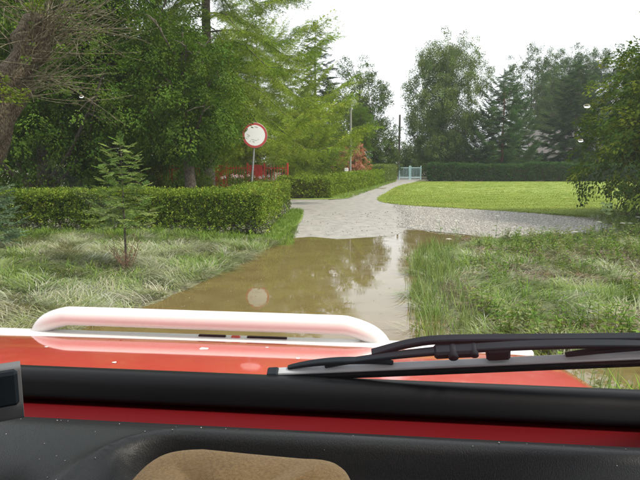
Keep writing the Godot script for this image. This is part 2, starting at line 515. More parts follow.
func wiper(van: Node3D) -> void:
	var w := Node3D.new()
	w.name = "wiper"
	van.add_child(w)
	var across := func(x: float, y: float, off: float) -> Vector3: return Vector3(x, y, glass_z(y) - off)
	# rubber blade with its steel spine
	var st := tool()
	var pl: Vector3 = across.call(-0.142, 1.598, 0.012)
	var pr: Vector3 = across.call(0.52, 1.675, 0.012)
	var dir := (pr - pl).normalized()
	var up := Vector3(0, 0.83, 0.55)
	up = (up - dir * up.dot(dir)).normalized()
	var b := Basis(dir, up, dir.cross(up))
	box(st, (pl + pr) * 0.5 - up * 0.004, Vector3(pl.distance_to(pr), 0.011, 0.011), 0.002, b)
	part("blade_rubber", done(st), M.rubber, w)
	st = tool()
	box(st, (pl + pr) * 0.5 + up * 0.0055 + b.z * -0.002, Vector3(pl.distance_to(pr) - 0.008, 0.0045, 0.012), 0.0015, b)
	part("blade_spine", done(st), M.wiper_steel, w)
	st = tool()
	box(st, pl + up * 0.0025 - dir * 0.002, Vector3(0.016, 0.017, 0.0145), 0.002, b)
	part("end_cap", done(st), M.wiper_black, w)
	# bridges that press the blade
	var at := func(t: float, lift: float) -> Vector3: return pl.lerp(pr, t) + up * lift - b.z * 0.006
	var hump := func(t0: float, t1: float, l0: float, lm: float, l1: float, wide: float) -> void:
		var s := tool()
		var path := []
		var wide_ := []
		var tall_ := []
		for i in 25:
			var t := i / 24.0
			var lift: float = lerpf(l0, l1, t) + (lm - (l0 + l1) * 0.5) * pow(sin(PI * t), 0.75)
			path.append(at.call(lerpf(t0, t1, t), lift))
			wide_.append(wide * 1.6 * (0.65 + 0.35 * sin(PI * t)))
			tall_.append(0.0062 * (0.75 + 0.5 * sin(PI * t)))
		ribbon(s, path, up, tall_, wide_)
		part("bridge", done(s), M.wiper_black, w)
	hump.call(0.11, 0.82, 0.009, 0.032, 0.010, 0.0075)
	hump.call(0.03, 0.25, 0.008, 0.018, 0.008, 0.006)
	hump.call(0.58, 0.98, 0.008, 0.019, 0.008, 0.006)
	# holder, hook and arm
	st = tool()
	box(st, at.call(0.375, 0.028), Vector3(0.055, 0.014, 0.018), 0.003, b)
	part("holder", done(st), M.wiper_black, w)
	st = tool()
	box(st, at.call(0.455, 0.022), Vector3(0.03, 0.022, 0.016), 0.003, b)
	part("hook", done(st), M.wiper_black, w)
	st = tool()
	lathe(st, [Vector2(0, -0.013), Vector2(0.0065, -0.013), Vector2(0.0065, 0.013), Vector2(0, 0.013)], at.call(0.37, 0.030), Basis(b.x, b.z, -b.y), 12)
	part("rivet", done(st), M.wiper_black, w)
	st = tool()
	lathe(st, [Vector2(0, -0.012), Vector2(0.005, -0.012), Vector2(0.005, 0.012), Vector2(0, 0.012)], at.call(0.41, 0.031), Basis(b.x, b.z, -b.y), 12)
	part("rivet", done(st), M.wiper_black, w)
	st = tool()
	var q0: Vector3 = at.call(0.21, 0.022) - b.z * -0.004
	var path2 := curve([q0, at.call(0.29, 0.033), at.call(0.37, 0.037), at.call(0.6, 0.026), at.call(0.85, 0.015), at.call(1.1, 0.009)], 22)
	var tall2 := []; var wide2 := []; var path3 := []
	for i in 23:
		path3.append(path2[i] - b.z * 0.012)
		tall2.append(lerpf(0.006, 0.009, smoothstep(0.0, 0.2, i / 22.0)))
		wide2.append(0.011)
	ribbon(st, path3, up, tall2, wide2)
	part("arm", done(st), M.wiper_black, w)
	st = tool()
	tube(st, [at.call(1.08, 0.02) - b.z * 0.012, Vector3(0.57, 1.6, -0.80), Vector3(0.57, 1.5, -0.80)], [0.011, 0.014, 0.016], 10)
	part("spindle", done(st), M.wiper_black, w)

func build_van() -> void:
	var van := thing("van", "red van with glossy bonnet, white bull bar and black wiper", "van", Vector3.ZERO, "", deg_to_rad(-6.0))
	# bonnet: gently sloping, rolled over at its sides and front
	var prof := curve([Vector2(-0.80, 1.476), Vector2(-0.95, 1.463), Vector2(-1.1, 1.446), Vector2(-1.3, 1.416), Vector2(-1.5, 1.377), Vector2(-1.6, 1.352), Vector2(-1.645, 1.338)], 24)
	var xs := []
	for i in 41:
		xs.append(lerpf(-1.55, 0.43, i / 40.0))
	var rows := []
	for p in prof:
		var row := []
		row.append(Vector3(-1.583, p.y - 0.09, p.x)); row.append(Vector3(-1.58, p.y - 0.035, p.x)); row.append(Vector3(-1.57, p.y - 0.01, p.x))
		for x in xs:
			var k: float = (x + 0.56) / 1.0
			var crease := 0.006 * exp(-pow((absf(x + 0.56) - 0.72) / 0.03, 2.0))
			row.append(Vector3(x, p.y + 0.006 * (1.0 - k * k) - 0.004 + crease, p.x))
		row.append(Vector3(0.452, p.y - 0.008, p.x)); row.append(Vector3(0.463, p.y - 0.03, p.x)); row.append(Vector3(0.467, p.y - 0.09, p.x))
		rows.append(row)
	var bonnet := part("bonnet", shelled(rows), M.red, van)
	# flakes of lost paint
	for c in [[-0.46, -1.40, 0.012, 1.397], [-0.60, -1.18, 0.007, 1.4345], [-0.19, -1.30, 0.006, 1.4163], [-0.86, -1.33, 0.005, 1.4113], [-0.30, -1.46, 0.005, 1.3855]]:
		var sf := tool()
		var mid := Vector3(c[0], c[3] + 0.0046, c[1])
		var rg := []
		for i in 9:
			var a := TAU * i / 9.0
			rg.append(mid + Vector3(cos(a) * c[2] * rf(0.6, 1.3), -sin(a) * c[2] * 0.16 * 0.0, sin(a) * c[2] * rf(0.4, 1.0)))
		for i in 9: tri(sf, mid, rg[(i + 1) % 9], rg[i])
		part("paint_chip", done(sf), M.white_paint, bonnet)
	# the white painted front lip below it
	var st := tool()
	sweep_x(st, -1.58, 0.463, rounded([Vector2(-1.648, 1.336), Vector2(-1.738, 1.333), Vector2(-1.75, 1.20), Vector2(-1.648, 1.20)], 0.014))
	part("front_lip", done(st), M.white_paint, van)
	# bull bar: one bent tube with its feet, and the brackets behind
	st = tool()
	var bar := curve([Vector3(-1.16, 1.12, -1.74), Vector3(-1.15, 1.27, -1.735), Vector3(-1.118, 1.345, -1.725), Vector3(-1.04, 1.383, -1.71), Vector3(-0.95, 1.389, -1.705), Vector3(-0.56, 1.389, -1.70), Vector3(-0.17, 1.386, -1.705), Vector3(-0.08, 1.379, -1.71), Vector3(-0.002, 1.338, -1.725), Vector3(0.025, 1.27, -1.735), Vector3(0.035, 1.12, -1.74)], 60)
	var rad := []
	for p in bar: rad.append(0.031)
	tube(st, bar, rad, 20)
	part("bull_bar", done(st), M.white_paint, van)
	for x in [-0.53, -0.35]:
		st = tool()
		box(st, Vector3(x, 1.337, -1.705), Vector3(0.09 if x < -0.5 else 0.13, 0.006, 0.012), 0.002)
		part("bonnet_vent", done(st), M.rubber, van)
	st = tool()
	box(st, Vector3(-0.452, 1.336, -1.705), Vector3(0.03, 0.008, 0.012), 0.004)
	part("bonnet_catch", done(st), M.red, van)
	# body below the bonnet
	st = tool()
	box(st, Vector3(-0.56, 0.9, -1.66), Vector3(2.0, 0.6, 0.06), 0.02)
	part("front_panel", done(st), M.red, van)
	st = tool()
	box(st, Vector3(-0.56, 0.55, -1.76), Vector3(2.06, 0.2, 0.16), 0.04)
	part("bumper", done(st), M.white_paint, van)
	for sx in [-1.595, 0.475]:
		st = tool()
		sweep_x(st, sx - 0.022, sx + 0.022, [Vector2(-1.63, 0.52), Vector2(-1.63, 1.24), Vector2(-0.82, 1.4), Vector2(-0.66, 1.6), Vector2(1.4, 1.6), Vector2(1.4, 0.52)], false)
		part("side_panel", done(st), M.red, van)
		st = tool()
		tube(st, [Vector3(sx, 1.45, -0.77), Vector3(lerpf(sx, -0.56, 0.06), 2.11, -0.40)], [0.045, 0.045], 10)
		part("pillar", done(st), M.red, van)
		st = tool()
		box(st, Vector3(sx, 1.84, 0.55), Vector3(0.06, 0.56, 0.3), 0.02)
		part("pillar", done(st), M.red, van)
		st = tool()
		lathe(st, [Vector2(0.0, -0.09), Vector2(0.2, -0.09), Vector2(0.33, -0.07), Vector2(0.345, 0.0), Vector2(0.33, 0.07), Vector2(0.2, 0.09), Vector2(0, 0.09)], Vector3(sx + (0.14 if sx < 0 else -0.14), 0.395, -1.15), Basis(Vector3.UP, Vector3.RIGHT, Vector3.BACK), 28)
		part("tyre", done(st), M.tyre, van)
	st = tool()
	box(st, Vector3(-0.56, 2.14, 0.5), Vector3(2.08, 0.06, 1.88), 0.02)
	part("roof", done(st), M.red, van)
	st = tool()
	box(st, Vector3(-0.56, 1.36, 1.42), Vector3(2.06, 1.5, 0.05), 0.01)
	part("rear_wall", done(st), M.cab_lining, van)
	st = tool()
	box(st, Vector3(-0.56, 0.62, 0.3), Vector3(1.98, 0.06, 2.1), 0.01)
	part("cab_floor", done(st), M.cab_lining, van)
	# cowl under the glass, and the windscreen with its black rubber surround
	st = tool()
	sweep_x(st, -1.56, 0.44, rounded([Vector2(-0.815, 1.47), Vector2(-0.79, 1.50), Vector2(-0.765, 1.585), Vector2(-0.752, 1.585), Vector2(-0.752, 1.45)], 0.01))
	part("cowl", done(st), M.red, van)
	st = tool()
	sweep_x(st, -1.5, 0.41, rounded([Vector2(-0.752, 1.566), Vector2(-0.750, 1.600), Vector2(-0.722, 1.604), Vector2(-0.706, 1.590), Vector2(-0.697, 1.566)], 0.012, 5))
	part("windscreen_seal", done(st), M.rubber, van)
	st = tool()
	var y0 := 1.597; var y1 := 2.105
	quad(st, Vector3(-1.5, y0, glass_z(y0)), Vector3(-1.42, y1, glass_z(y1)), Vector3(0.32, y1, glass_z(y1)), Vector3(0.41, y0, glass_z(y0)))
	var screen := part("windscreen", done(st), M.glass, van)
	for d in [[0.255, 1.995, 0.0034], [0.1735, 1.945, 0.0024], [0.1765, 1.917, 0.002], [-0.27, 1.957, 0.0018]]:
		var sp := SphereMesh.new()
		sp.radius = d[2]; sp.height = d[2] * 2.0; sp.radial_segments = 20; sp.rings = 10
		var o := part("water_drop", sp, M.drop, screen)
		o.position = Vector3(d[0], d[1], glass_z(d[1]) - 0.0008)
		o.basis = Basis(Vector3.RIGHT, -0.591) * Basis.from_scale(Vector3(1.25, 0.8, 0.4))
	# red shelf inside, its shade darkened into the colour, then the dashboard
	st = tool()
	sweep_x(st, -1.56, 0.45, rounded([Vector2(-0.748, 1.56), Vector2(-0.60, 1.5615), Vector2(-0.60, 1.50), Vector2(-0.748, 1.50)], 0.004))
	part("scuttle_shelf", done(st), M.shaded_red, van)
	# dashboard as a height field: a flat top, and a tray with a rolled rim
	rows = []
	var zz := []
	for i in 61: zz.append(lerpf(-0.642, -0.18, i / 60.0))
	var hx := []
	for i in 141: hx.append(lerpf(-1.5, 0.43, i / 140.0))
	for z in zz:
		var row := []
		for x in hx:
			var y := 1.574 + 0.022 * smoothstep(-0.642, -0.575, z)
			if z < -0.6415: y = 1.545
			# tray, with a rounded corner
			var cx: float = x + 0.20; var cz: float = z + 0.475
			var inside := 0.0
			if cx > 0.0: inside = z + 0.555
			elif cz > 0.0: inside = x + 0.28
			else: inside = 0.08 - Vector2(cx, cz).length()
			y += 0.016 * exp(-pow((inside + 0.0) / 0.016, 2.0))
			y -= 0.028 * smoothstep(0.008, 0.035, inside)
			row.append(Vector3(x, y, z))
		rows.append(row)
	var dash := part("dashboard", shelled(rows, true), M.dash, van)
	# lint and dust specks lying on it
	var speck := BoxMesh.new()
	speck.size = Vector3(0.0012, 0.0004, 0.0007)
	var wh := []; var cl := []
	for i in 130:
		var p: Vector3 = rows[rng.randi_range(4, 30)][rng.randi_range(60, 139)]
		wh.append(Transform3D(Basis(Vector3.UP, rf(0, TAU)).scaled(Vector3.ONE * rf(0.5, 1.3)), p + Vector3(0, 0.0006, 0)))
		cl.append(Color(0.5, 0.49, 0.46))
	copies("dust", speck, M.stone, wh, cl, dash)
	st = tool()
	box(st, Vector3(-0.56, 1.25, -0.19), Vector3(1.96, 0.62, 0.03), 0.01)
	part("dashboard_front", done(st), M.dash, van)
	wiper(van)
	# a soft suede cushion lying in the tray
	var pad := thing("suede_pad", "tan suede pad with rounded corners lying on the black dashboard", "pad", Vector3.ZERO)
	pad.transform = van.transform * Transform3D(Basis(Vector3.RIGHT, deg_to_rad(3.0)) * Basis(Vector3.BACK, deg_to_rad(-1.5)), Vector3(-0.112, 1.614, -0.378))
	st = tool()
	st.set_smooth_group(0)
	var rings := []
	for i in 15:
		var v := -PI / 2 + PI * i / 14.0
		var ring := []
		for j in 48:
			var a := TAU * j / 48.0
			var ex := 0.32
			var c := signf(cos(a)) * pow(absf(cos(a)), ex); var s := signf(sin(a)) * pow(absf(sin(a)), ex)
			var k := pow(cos(v), 0.25) if i > 0 and i < 14 else 0.0
			var yy := 0.021 * signf(sin(v)) * pow(absf(sin(v)), 0.8) + 0.0025 * sin(c * 5.0 + s * 3.0) * sin(v)
			var widen := 1.0 + 0.12 * (s * 0.5 + 0.5)
			ring.append(Vector3(c * 0.094 * k * widen, yy, s * 0.1 * k))
		rings.append(ring)
	for i in 14:
		for j in 48:
			var k := (j + 1) % 48
			quad(st, rings[i][k], rings[i + 1][k], rings[i + 1][j], rings[i][j])
	part("cushion", done(st), M.suede, pad)
	# a small device in a grey casing on the dashboard
	var dev := thing("radio_handset", "black radio handset with grey casing standing on the dashboard", "radio", Vector3.ZERO)
	dev.transform = van.transform * Transform3D(Basis(Vector3.UP, 0.6), Vector3(-0.436, 1.597, -0.5))
	st = tool()
	sweep_x(st, -0.06, 0.0685, rounded([Vector2(0.008, 0.094), Vector2(0.03, 0.094), Vector2(0.03, 0.052), Vector2(0.022, 0.034), Vector2(0.008, 0.034)], 0.005))
	part("casing", done(st), M.grey_plastic, dev)
	st = tool()
	box(st, Vector3(-0.0015, 0.074, 0.032), Vector3(0.134, 0.036, 0.014), 0.003)
	box(st, Vector3(-0.015, 0.05, 0.03), Vector3(0.1, 0.03, 0.012), 0.005)
	part("front_panel", done(st), M.wiper_black, dev)
	st = tool()
	tube(st, [Vector3(-0.01, 0.055, 0.043), Vector3(0.03, 0.055, 0.045), Vector3(0.045, 0.05, 0.046)], [0.012, 0.012, 0.009], 12)
	part("knob", done(st), M.rubber, dev)
	st = tool()
	box(st, Vector3(0.0, 0.027, 0.0), Vector3(0.05, 0.06, 0.03), 0.004)
	part("stand", done(st), M.wiper_black, dev)


# ---------------------------------------------------------------- foliage shapes
func leaf(st: SurfaceTool, base: Vector3, dir: Vector3, normal: Vector3, l: float, w: float) -> void:
	var side := dir.cross(normal).normalized()
	var n := side.cross(dir).normalized()
	var mid := base + dir * l * 0.45
	var tip := base + dir * l - n * l * 0.12
	var a := mid + side * w * 0.5 + n * w * 0.16
	var b := mid - side * w * 0.5 + n * w * 0.16
	st.set_smooth_group(-1)
	tri(st, base, a, tip)
	tri(st, base, tip, b)

# a leafy branchlet, about `size` long, growing along -z and roughly level
func leaf_spray(n: int, size: float, leaf_l: float, leaf_w: float, thick := 0.18, tilt := 0.6) -> ArrayMesh:
	var st := tool()
	for i in n:
		var t := sqrt(rng.randf())
		var s := rf(-1, 1)
		var wide := size * 0.42 * (1.0 - 0.35 * t)
		var p := Vector3(s * wide * (0.35 + 0.65 * t), rf(-1, 1) * size * thick - t * t * size * 0.12, -t * size)
		var d := Vector3(s * 1.2 + rf(-0.5, 0.5), rf(-0.75, 0.25), -1.0 + rf(-0.5, 0.6)).normalized()
		var nn := Vector3(rf(-tilt, tilt), 1.0, rf(-tilt, tilt)).normalized()
		leaf(st, p, d, nn, leaf_l * rf(0.7, 1.15), leaf_w * rf(0.75, 1.15))
	return done(st)

func leaf_ball(n: int, size: float, leaf_l: float, leaf_w: float) -> ArrayMesh:
	var st := tool()
	for i in n:
		var d := Vector3(rf(-1, 1), rf(-1, 1), rf(-1, 1)).normalized()
		var p := d * size * rf(0.3, 1.0)
		var g := (d + Vector3(rf(-0.8, 0.8), rf(-0.8, 0.5), rf(-0.8, 0.8))).normalized()
		var nn := (d + Vector3(rf(-0.6, 0.6), rf(0.0, 1.2), rf(-0.6, 0.6))).normalized()
		if absf(nn.dot(g)) > 0.95: nn = Vector3(nn.z, nn.x, nn.y)
		leaf(st, p, g, nn, leaf_l * rf(0.7, 1.15), leaf_w * rf(0.75, 1.15))
	return done(st)

func needle(st: SurfaceTool, p: Vector3, d: Vector3, l: float, w: float) -> void:
	var s := d.cross(Vector3(rf(-1, 1), rf(-1, 1), rf(-1, 1))).normalized() * w * 0.5
	tri(st, p - s, p + d * l, p + s)

# larch: thin twig along -z with hanging side twigs and soft tufts of needles
func larch_spray(size: float, width := 0.0035, twigs := 13) -> ArrayMesh:
	var st := tool()
	st.set_smooth_group(-1)
	for i in twigs:
		var t := (i + rng.randf() * 0.6) / twigs
		var sg := 1.0 if i % 2 == 0 else -1.0
		var p := Vector3(0, size * 0.05 * sin(t * 3.0), -size * t)
		var d := Vector3(sg * rf(0.5, 1.1), rf(-0.25, 0.15), -rf(0.4, 0.9)).normalized()
		var l := size * rf(0.3, 0.55) * (1.0 - 0.55 * t)
		var n := maxi(3, int(l / (size * 0.055)))
		for k in n:
			p += d * l / n
			d = (d + Vector3(0, -0.1, 0)).normalized()
			for q in 6:
				var e := (d * 0.45 + Vector3(rf(-1, 1), rf(-0.7, 0.9), rf(-1, 1))).normalized()
				needle(st, p, e, rf(0.035, 0.06) * size / 0.8, width)
	return done(st)

# spruce and fir: flat sprays with side twigs, needles along all of them
func fir_spray(size: float, nl: float, nw: float, twigs := 7, per := 16, flat := 0.5) -> ArrayMesh:
	var st := tool()
	st.set_smooth_group(-1)
	var lines := [[Vector3.ZERO, Vector3(0, 0, -size)]]
	for i in twigs:
		var t := (i + 0.5) / twigs
		var sg := 1.0 if i % 2 == 0 else -1.0
		var o := Vector3(0, 0, -size * t * 0.85)
		lines.append([o, o + Vector3(sg * 0.8, rf(-0.15, 0.05), -0.75).normalized() * size * 0.5 * (1.0 - 0.6 * t)])
	for ln in lines:
		var d: Vector3 = (ln[1] - ln[0]).normalized()
		var side := d.cross(Vector3.UP).normalized()
		var n := int(per * (1.0 + ln[0].distance_to(ln[1]) / size))
		for k in n:
			var p: Vector3 = ln[0].lerp(ln[1], (k + rng.randf()) / n)
			var sg := 1.0 if k % 2 == 0 else -1.0
			needle(st, p, (d * 0.6 + side * sg + Vector3.UP * rf(-0.2, flat)).normalized(), nl * rf(0.7, 1.1), nw)
	return done(st)

func facing(d: Vector3, roll := 0.0) -> Basis:   # basis whose -z looks along d
	var up := Vector3.UP if absf(d.normalized().y) < 0.98 else Vector3.BACK
	var b := Basis.looking_at(d.normalized(), up)
	return b * Basis(Vector3.BACK, roll) if roll != 0.0 else b

func tint(c: Color, v := 0.18, warm := 0.0) -> Color:
	var k := 1.0 + rf(-v, v)
	return Color(c.r * k * (1.0 + rf(-0.08, 0.08 + warm)), c.g * k, c.b * k * (1.0 + rf(-0.15, 0.15)))

# ---------------------------------------------------------------- trees
# spec: h height, r crown radius, base crown base, tr trunk radius, n sprays, lobes, sprays (meshes), cols, bark, sc spray scale
func broadleaf(called: String, label: String, at: Vector3, spec: Dictionary, group := "") -> Node3D:
	var t := thing(called, label, spec.get("cat", "tree"), at, group)
	var h: float = spec.h; var r: float = spec.r; var base: float = spec.base
	var lean: Vector3 = spec.get("lean", Vector3.ZERO)
	var st := tool()
	var top := h * 0.82
	var axis := func(y: float) -> Vector3: return Vector3(sin(y * 0.7 + at.x) * 0.08, y, cos(y * 0.6 + at.z) * 0.08) + lean * y
	var pts := []; var rad := []
	for i in 9:
		var f := i / 8.0
		pts.append(axis.call(top * f - (0.1 if i == 0 else 0.0)))
		rad.append(spec.tr * (1.25 if i == 0 else 1.0) * pow(1.0 - f * 0.92, 0.8))
	tube(st, pts, rad, 10, true, 0.1)
	var lobes := []
	var nl: int = spec.lobes
	var cy := (h + base) * 0.5; var hy := (h - base) * 0.5
	var narrow: float = spec.get("narrow", 0.0)
	for i in nl:
		var f := (i + 0.5) / nl
		var y := base + (h - base) * (0.1 + 0.84 * f)
		var k := sqrt(maxf(0.0, 1.0 - pow((y - cy) / hy, 2.0)))
		k = lerpf(k, 1.0 - f, narrow)
		var an := i * 2.4 + at.x
		var rr := r * k * rf(0.35, 0.72)
		var lr: float = r * rf(0.3, 0.46) * lerpf(1.0, 0.7, f)
		var c: Vector3 = axis.call(y) + Vector3(cos(an) * rr, 0, sin(an) * rr)
		lobes.append([c, lr])
		var s: Vector3 = axis.call(clampf(y - rr * 0.7 - lr * 0.3, base * 0.55, top))
		var m := s.lerp(c, 0.5) + Vector3(0, -0.12 * rr, 0)
		var lp := curve([s, m, c, c + (c - s).normalized() * lr * 0.6 + Vector3(0, lr * 0.2, 0)], 8)
		var lrad := []
		for k2 in 9: lrad.append(spec.tr * 0.34 * (1.0 - 0.9 * k2 / 8.0) * lerpf(1.0, 0.5, f) + 0.008)
		tube(st, lp, lrad, 6, false)
		for q in 3:
			var d := Vector3(rf(-1, 1), rf(-0.3, 0.8), rf(-1, 1)).normalized()
			var b: Vector3 = lp[5 + q % 3]
			tube(st, [b, b + d * lr * 0.5, b + d * lr * 0.95 + Vector3(0, -0.06, 0)], [spec.tr * 0.1 + 0.006, spec.tr * 0.06 + 0.004, 0.004], 5, false)
	part("trunk", done(st), spec.bark, t)
	var where := [[], []]; var cols := [[], []]
	var total := 0.0
	for lo in lobes: total += lo[1] * lo[1]
	for lo in lobes:
		var n := int(spec.n * lo[1] * lo[1] / total)
		for i in n:
			var d := Vector3(rf(-1, 1), rf(-0.85, 1), rf(-1, 1)).normalized()
			var rad2: float = lo[1] * (0.35 + 0.75 * sqrt(rng.randf()))
			var p: Vector3 = lo[0] + d * rad2 * Vector3(1.08, 0.82, 1.08)
			if patch_noise.get_noise_3dv(p * spec.get("gap_scale", 1.6) + at) < spec.get("gap", -0.22): continue
			if p.y < spec.get("lowest", 0.15): continue
			var out := (d + Vector3(0, rf(-0.7, 0.1) + spec.get("droop", -0.1), 0)).normalized()
			var w := rng.randi() % 2
			where[w].append(Transform3D(facing(out, rf(-0.5, 0.5)).scaled_local(Vector3.ONE * rf(0.75, 1.25) * spec.get("sc", 1.0)), p))
			cols[w].append(tint(spec.cols[rng.randi() % spec.cols.size()], 0.2))
	for w in 2:
		copies("crown", spec.sprays[w], spec.get("leaf", M.leaf), where[w], cols[w], t)
	return t

# spec: h, r lower branch length, base, tr, n branches, droop, lift, sprays, cols, bark, step, shape
func conifer(called: String, label: String, at: Vector3, spec: Dictionary, group := "") -> Node3D:
	var t := thing(called, label, "tree", at, group)
	var h: float = spec.h
	var lean: Vector3 = spec.get("lean", Vector3.ZERO)
	var st := tool()
	var pts := []; var rad := []
	for i in 10:
		var f := i / 9.0
		pts.append(Vector3(0, h * f - (0.1 if i == 0 else 0.0), 0) + lean * h * f)
		rad.append(spec.tr * (1.2 if i == 0 else 1.0) * (1.0 - f * 0.97))
	tube(st, pts, rad, 9, true, 0.06)
	part("trunk", done(st), spec.bark, t)
	st = tool()
	var where := [[], []]; var cols := [[], []]
	var n: int = spec.n
	for i in n:
		var f := pow((i + rng.randf()) / n, spec.get("even", 1.0))
		var y: float = lerpf(spec.base, h * 0.98, f)
		var an := i * 2.39996 + rf(-0.3, 0.3)
		var side := Vector3(cos(an), 0, sin(an))
		var stretch := 1.0
		if spec.has("reach"): stretch = 1.0 + spec.reach_k * maxf(0.0, side.dot(spec.reach))
		var l: float = spec.r * pow(1.0 - f, spec.get("shape", 0.8)) * rf(0.72, 1.12) * stretch + 0.12
		var p0: Vector3 = Vector3(0, y, 0) + lean * y
		var dr: float = spec.droop * (1.0 - 0.6 * f) * rf(0.7, 1.3)
		var path := curve([p0, p0 + side * l * 0.35 + Vector3(0, l * (0.06 - dr * 0.2), 0), p0 + side * l * 0.7 + Vector3(0, -l * dr * 0.75, 0), p0 + side * l + Vector3(0, l * (spec.lift - dr), 0)], 10)
		var rr := []
		for k in 11: rr.append(maxf(0.004, spec.tr * 0.16 * (1.0 - f * 0.7) * (1.0 - k / 11.0)))
		tube(st, path, rr, 5, false)
		var m := maxi(2, int(l / spec.step))
		for k in m:
			var u := (k + rng.randf()) / m
			u = lerpf(spec.get("bare", 0.15), 1.0, u)
			var q := int(u * 9.99)
			var p: Vector3 = path[q].lerp(path[q + 1], u * 9.99 - q)
			var along: Vector3 = (path[q + 1] - path[q]).normalized()
			var sg := 1.0 if k % 2 == 0 else -1.0
			var d := (along + along.cross(Vector3.UP).normalized() * sg * rf(0.2, 1.3) * (1.0 - 0.5 * u) + Vector3(0, rf(-0.35, 0.12) - spec.get("hang", 0.0), 0)).normalized()
			var w := rng.randi() % 2
			where[w].append(Transform3D(facing(d, rf(-0.35, 0.35)).scaled_local(Vector3.ONE * rf(0.75, 1.2) * spec.get("sc", 1.0) * lerpf(1.0, 0.7, f)), p))
			cols[w].append(tint(spec.cols[rng.randi() % spec.cols.size()], 0.3))
	for k in 4:
		where[0].append(Transform3D(facing(Vector3(rf(-0.4, 0.4), 1, rf(-0.4, 0.4))).scaled_local(Vector3.ONE * 0.8 * spec.get("sc", 1.0)), Vector3(0, h * (0.93 + 0.015 * k), 0) + lean * h))
		cols[0].append(tint(spec.cols[0]))
	part("branches", done(st), spec.bark, t)
	for w in 2:
		copies("crown", spec.sprays[w], M.needle, where[w], cols[w], t)
	return t

# a clipped hedge made of straight runs: each run is [from, to, thickness, height] in (x, z)
func hedge(label: String, runs: Array, cols: Array, leafs: Array, per_m2: float, silt := 0.0, wave := 0.06) -> void:
	var origin := Vector3(runs[0][0].x, 0, runs[0][0].y)
	var t := thing("hedge", label, "hedge", origin)
	var st := tool()
	var where := [[], [], []]; var tints := [[], [], []]
	for run in runs:
		var a := Vector3(run[0].x, 0, run[0].y) - origin
		var b := Vector3(run[1].x, 0, run[1].y) - origin
		var d := (b - a).normalized(); var l := a.distance_to(b)
		var nrm := d.cross(Vector3.UP)
		var th: float = run[2]; var h: float = run[3]
		var bs := Basis(d, Vector3.UP, nrm * -1.0)
		box(st, (a + b) * 0.5 + Vector3(0, h * 0.5 + 0.02, 0), Vector3(l - 0.24, h - 0.26, th - 0.34), 0.05, bs)
		for k in int(l * 3.0):
			var p := a + d * rf(0.1, l - 0.1) + nrm * rf(-0.3, 0.3) * th
			tube(st, [p, p + Vector3(rf(-0.1, 0.1), h * 0.5, rf(-0.1, 0.1))], [0.014, 0.008], 4, false)
		# leaves over the two sides, the top and the two ends
		var faces := [[nrm, d, l, h, th * 0.5], [-nrm, d, l, h, th * 0.5], [Vector3.UP, d, l, th, 0.0], [d, nrm, th, h, l * 0.5], [-d, nrm, th, h, l * 0.5]]
		for fi in 5:
			var f: Array = faces[fi]
			var n := int(f[2] * f[3] * per_m2)
			for i in n:
				var u: float = rf(-0.5, 0.5) * f[2]
				var p := (a + b) * 0.5
				var hy := 0.0
				var wob := 0.0
				if fi == 2:
					p += d * u + nrm * rf(-0.5, 0.5) * th
					hy = h - 0.05 + rf(-0.09, 0.03) + wave * patch_noise.get_noise_3dv((p + origin) * 2.2) + wave * 1.6 * patch_noise.get_noise_3dv((p + origin) * 0.4)
				else:
					hy = rf(0.06, h)
					p += f[1] * u
					wob = 0.09 * patch_noise.get_noise_3dv((p + origin + Vector3(0, hy, 0)) * 2.6)
					p += f[0] * (f[4] - 0.06 + wob + rf(-0.1, 0.02) - 0.05 * smoothstep(h - 0.12, h, hy))
					if hy < 0.22 and patch_noise.get_noise_3dv((p + origin) * 4.0) < 0.02: continue
				p.y = hy
				var out: Vector3 = (f[0] + Vector3(rf(-0.8, 0.8), rf(-0.2, 0.9), rf(-0.8, 0.8))).normalized()
				var muddy := silt > 0.0 and hy < silt * (1.0 + 0.7 * patch_noise.get_noise_3dv((p + origin) * 3.0)) and rng.randf() < 0.8
				var w := 2 if muddy else rng.randi() % 2
				where[w].append(Transform3D(facing(out, rf(-1.5, 1.5)).scaled_local(Vector3.ONE * rf(0.7, 1.2)), p))
				tints[w].append(tint(Color(0.22, 0.22, 0.16) if muddy and rng.randf() < 0.6 else cols[rng.randi() % cols.size()], 0.22))
	part("twigs", done(st), M.hedge_core, t)
	for w in 3:
		if where[w].size(): copies("foliage", leafs[w % 2], M.leaf if w < 2 else M.silt_leaf, where[w], tints[w], t)

# ---------------------------------------------------------------- grass
func blade(st: SurfaceTool, p: Vector3, yaw: float, rise: float, fall: float, l: float, w: float, segs := 5) -> void:
	st.set_smooth_group(-1)
	var d := Vector3(cos(yaw), 0, sin(yaw))
	var s := Vector3(-sin(yaw), 0, cos(yaw)) * w * 0.5
	var el := rise
	var q := p
	var prev := [p - s, p + s]
	for i in segs:
		q += (d * cos(el) + Vector3.UP * sin(el)) * l / segs
		if q.y < 0.006: q.y = 0.006 + rng.randf() * 0.01
		el -= (rise - fall) / segs
		var k := 1.0 - pow((i + 1.0) / segs, 2.0)
		if i == segs - 1:
			tri(st, prev[0], q, prev[1])
		else:
			quad(st, prev[0], q - s * k, q + s * k, prev[1])
			prev = [q - s * k, q + s * k]

func tuft(n: int, spread: float, lmin: float, lmax: float, w: float, rise: Vector2, fall: Vector2, fan: float) -> ArrayMesh:
	var st := tool()
	for i in n:
		var p := Vector3(rf(-spread, spread), -0.01, rf(-spread, spread))
		blade(st, p, rf(-fan, fan), rf(rise.x, rise.y), rf(fall.x, fall.y), rf(lmin, lmax), w * rf(0.6, 1.3))
	return done(st)

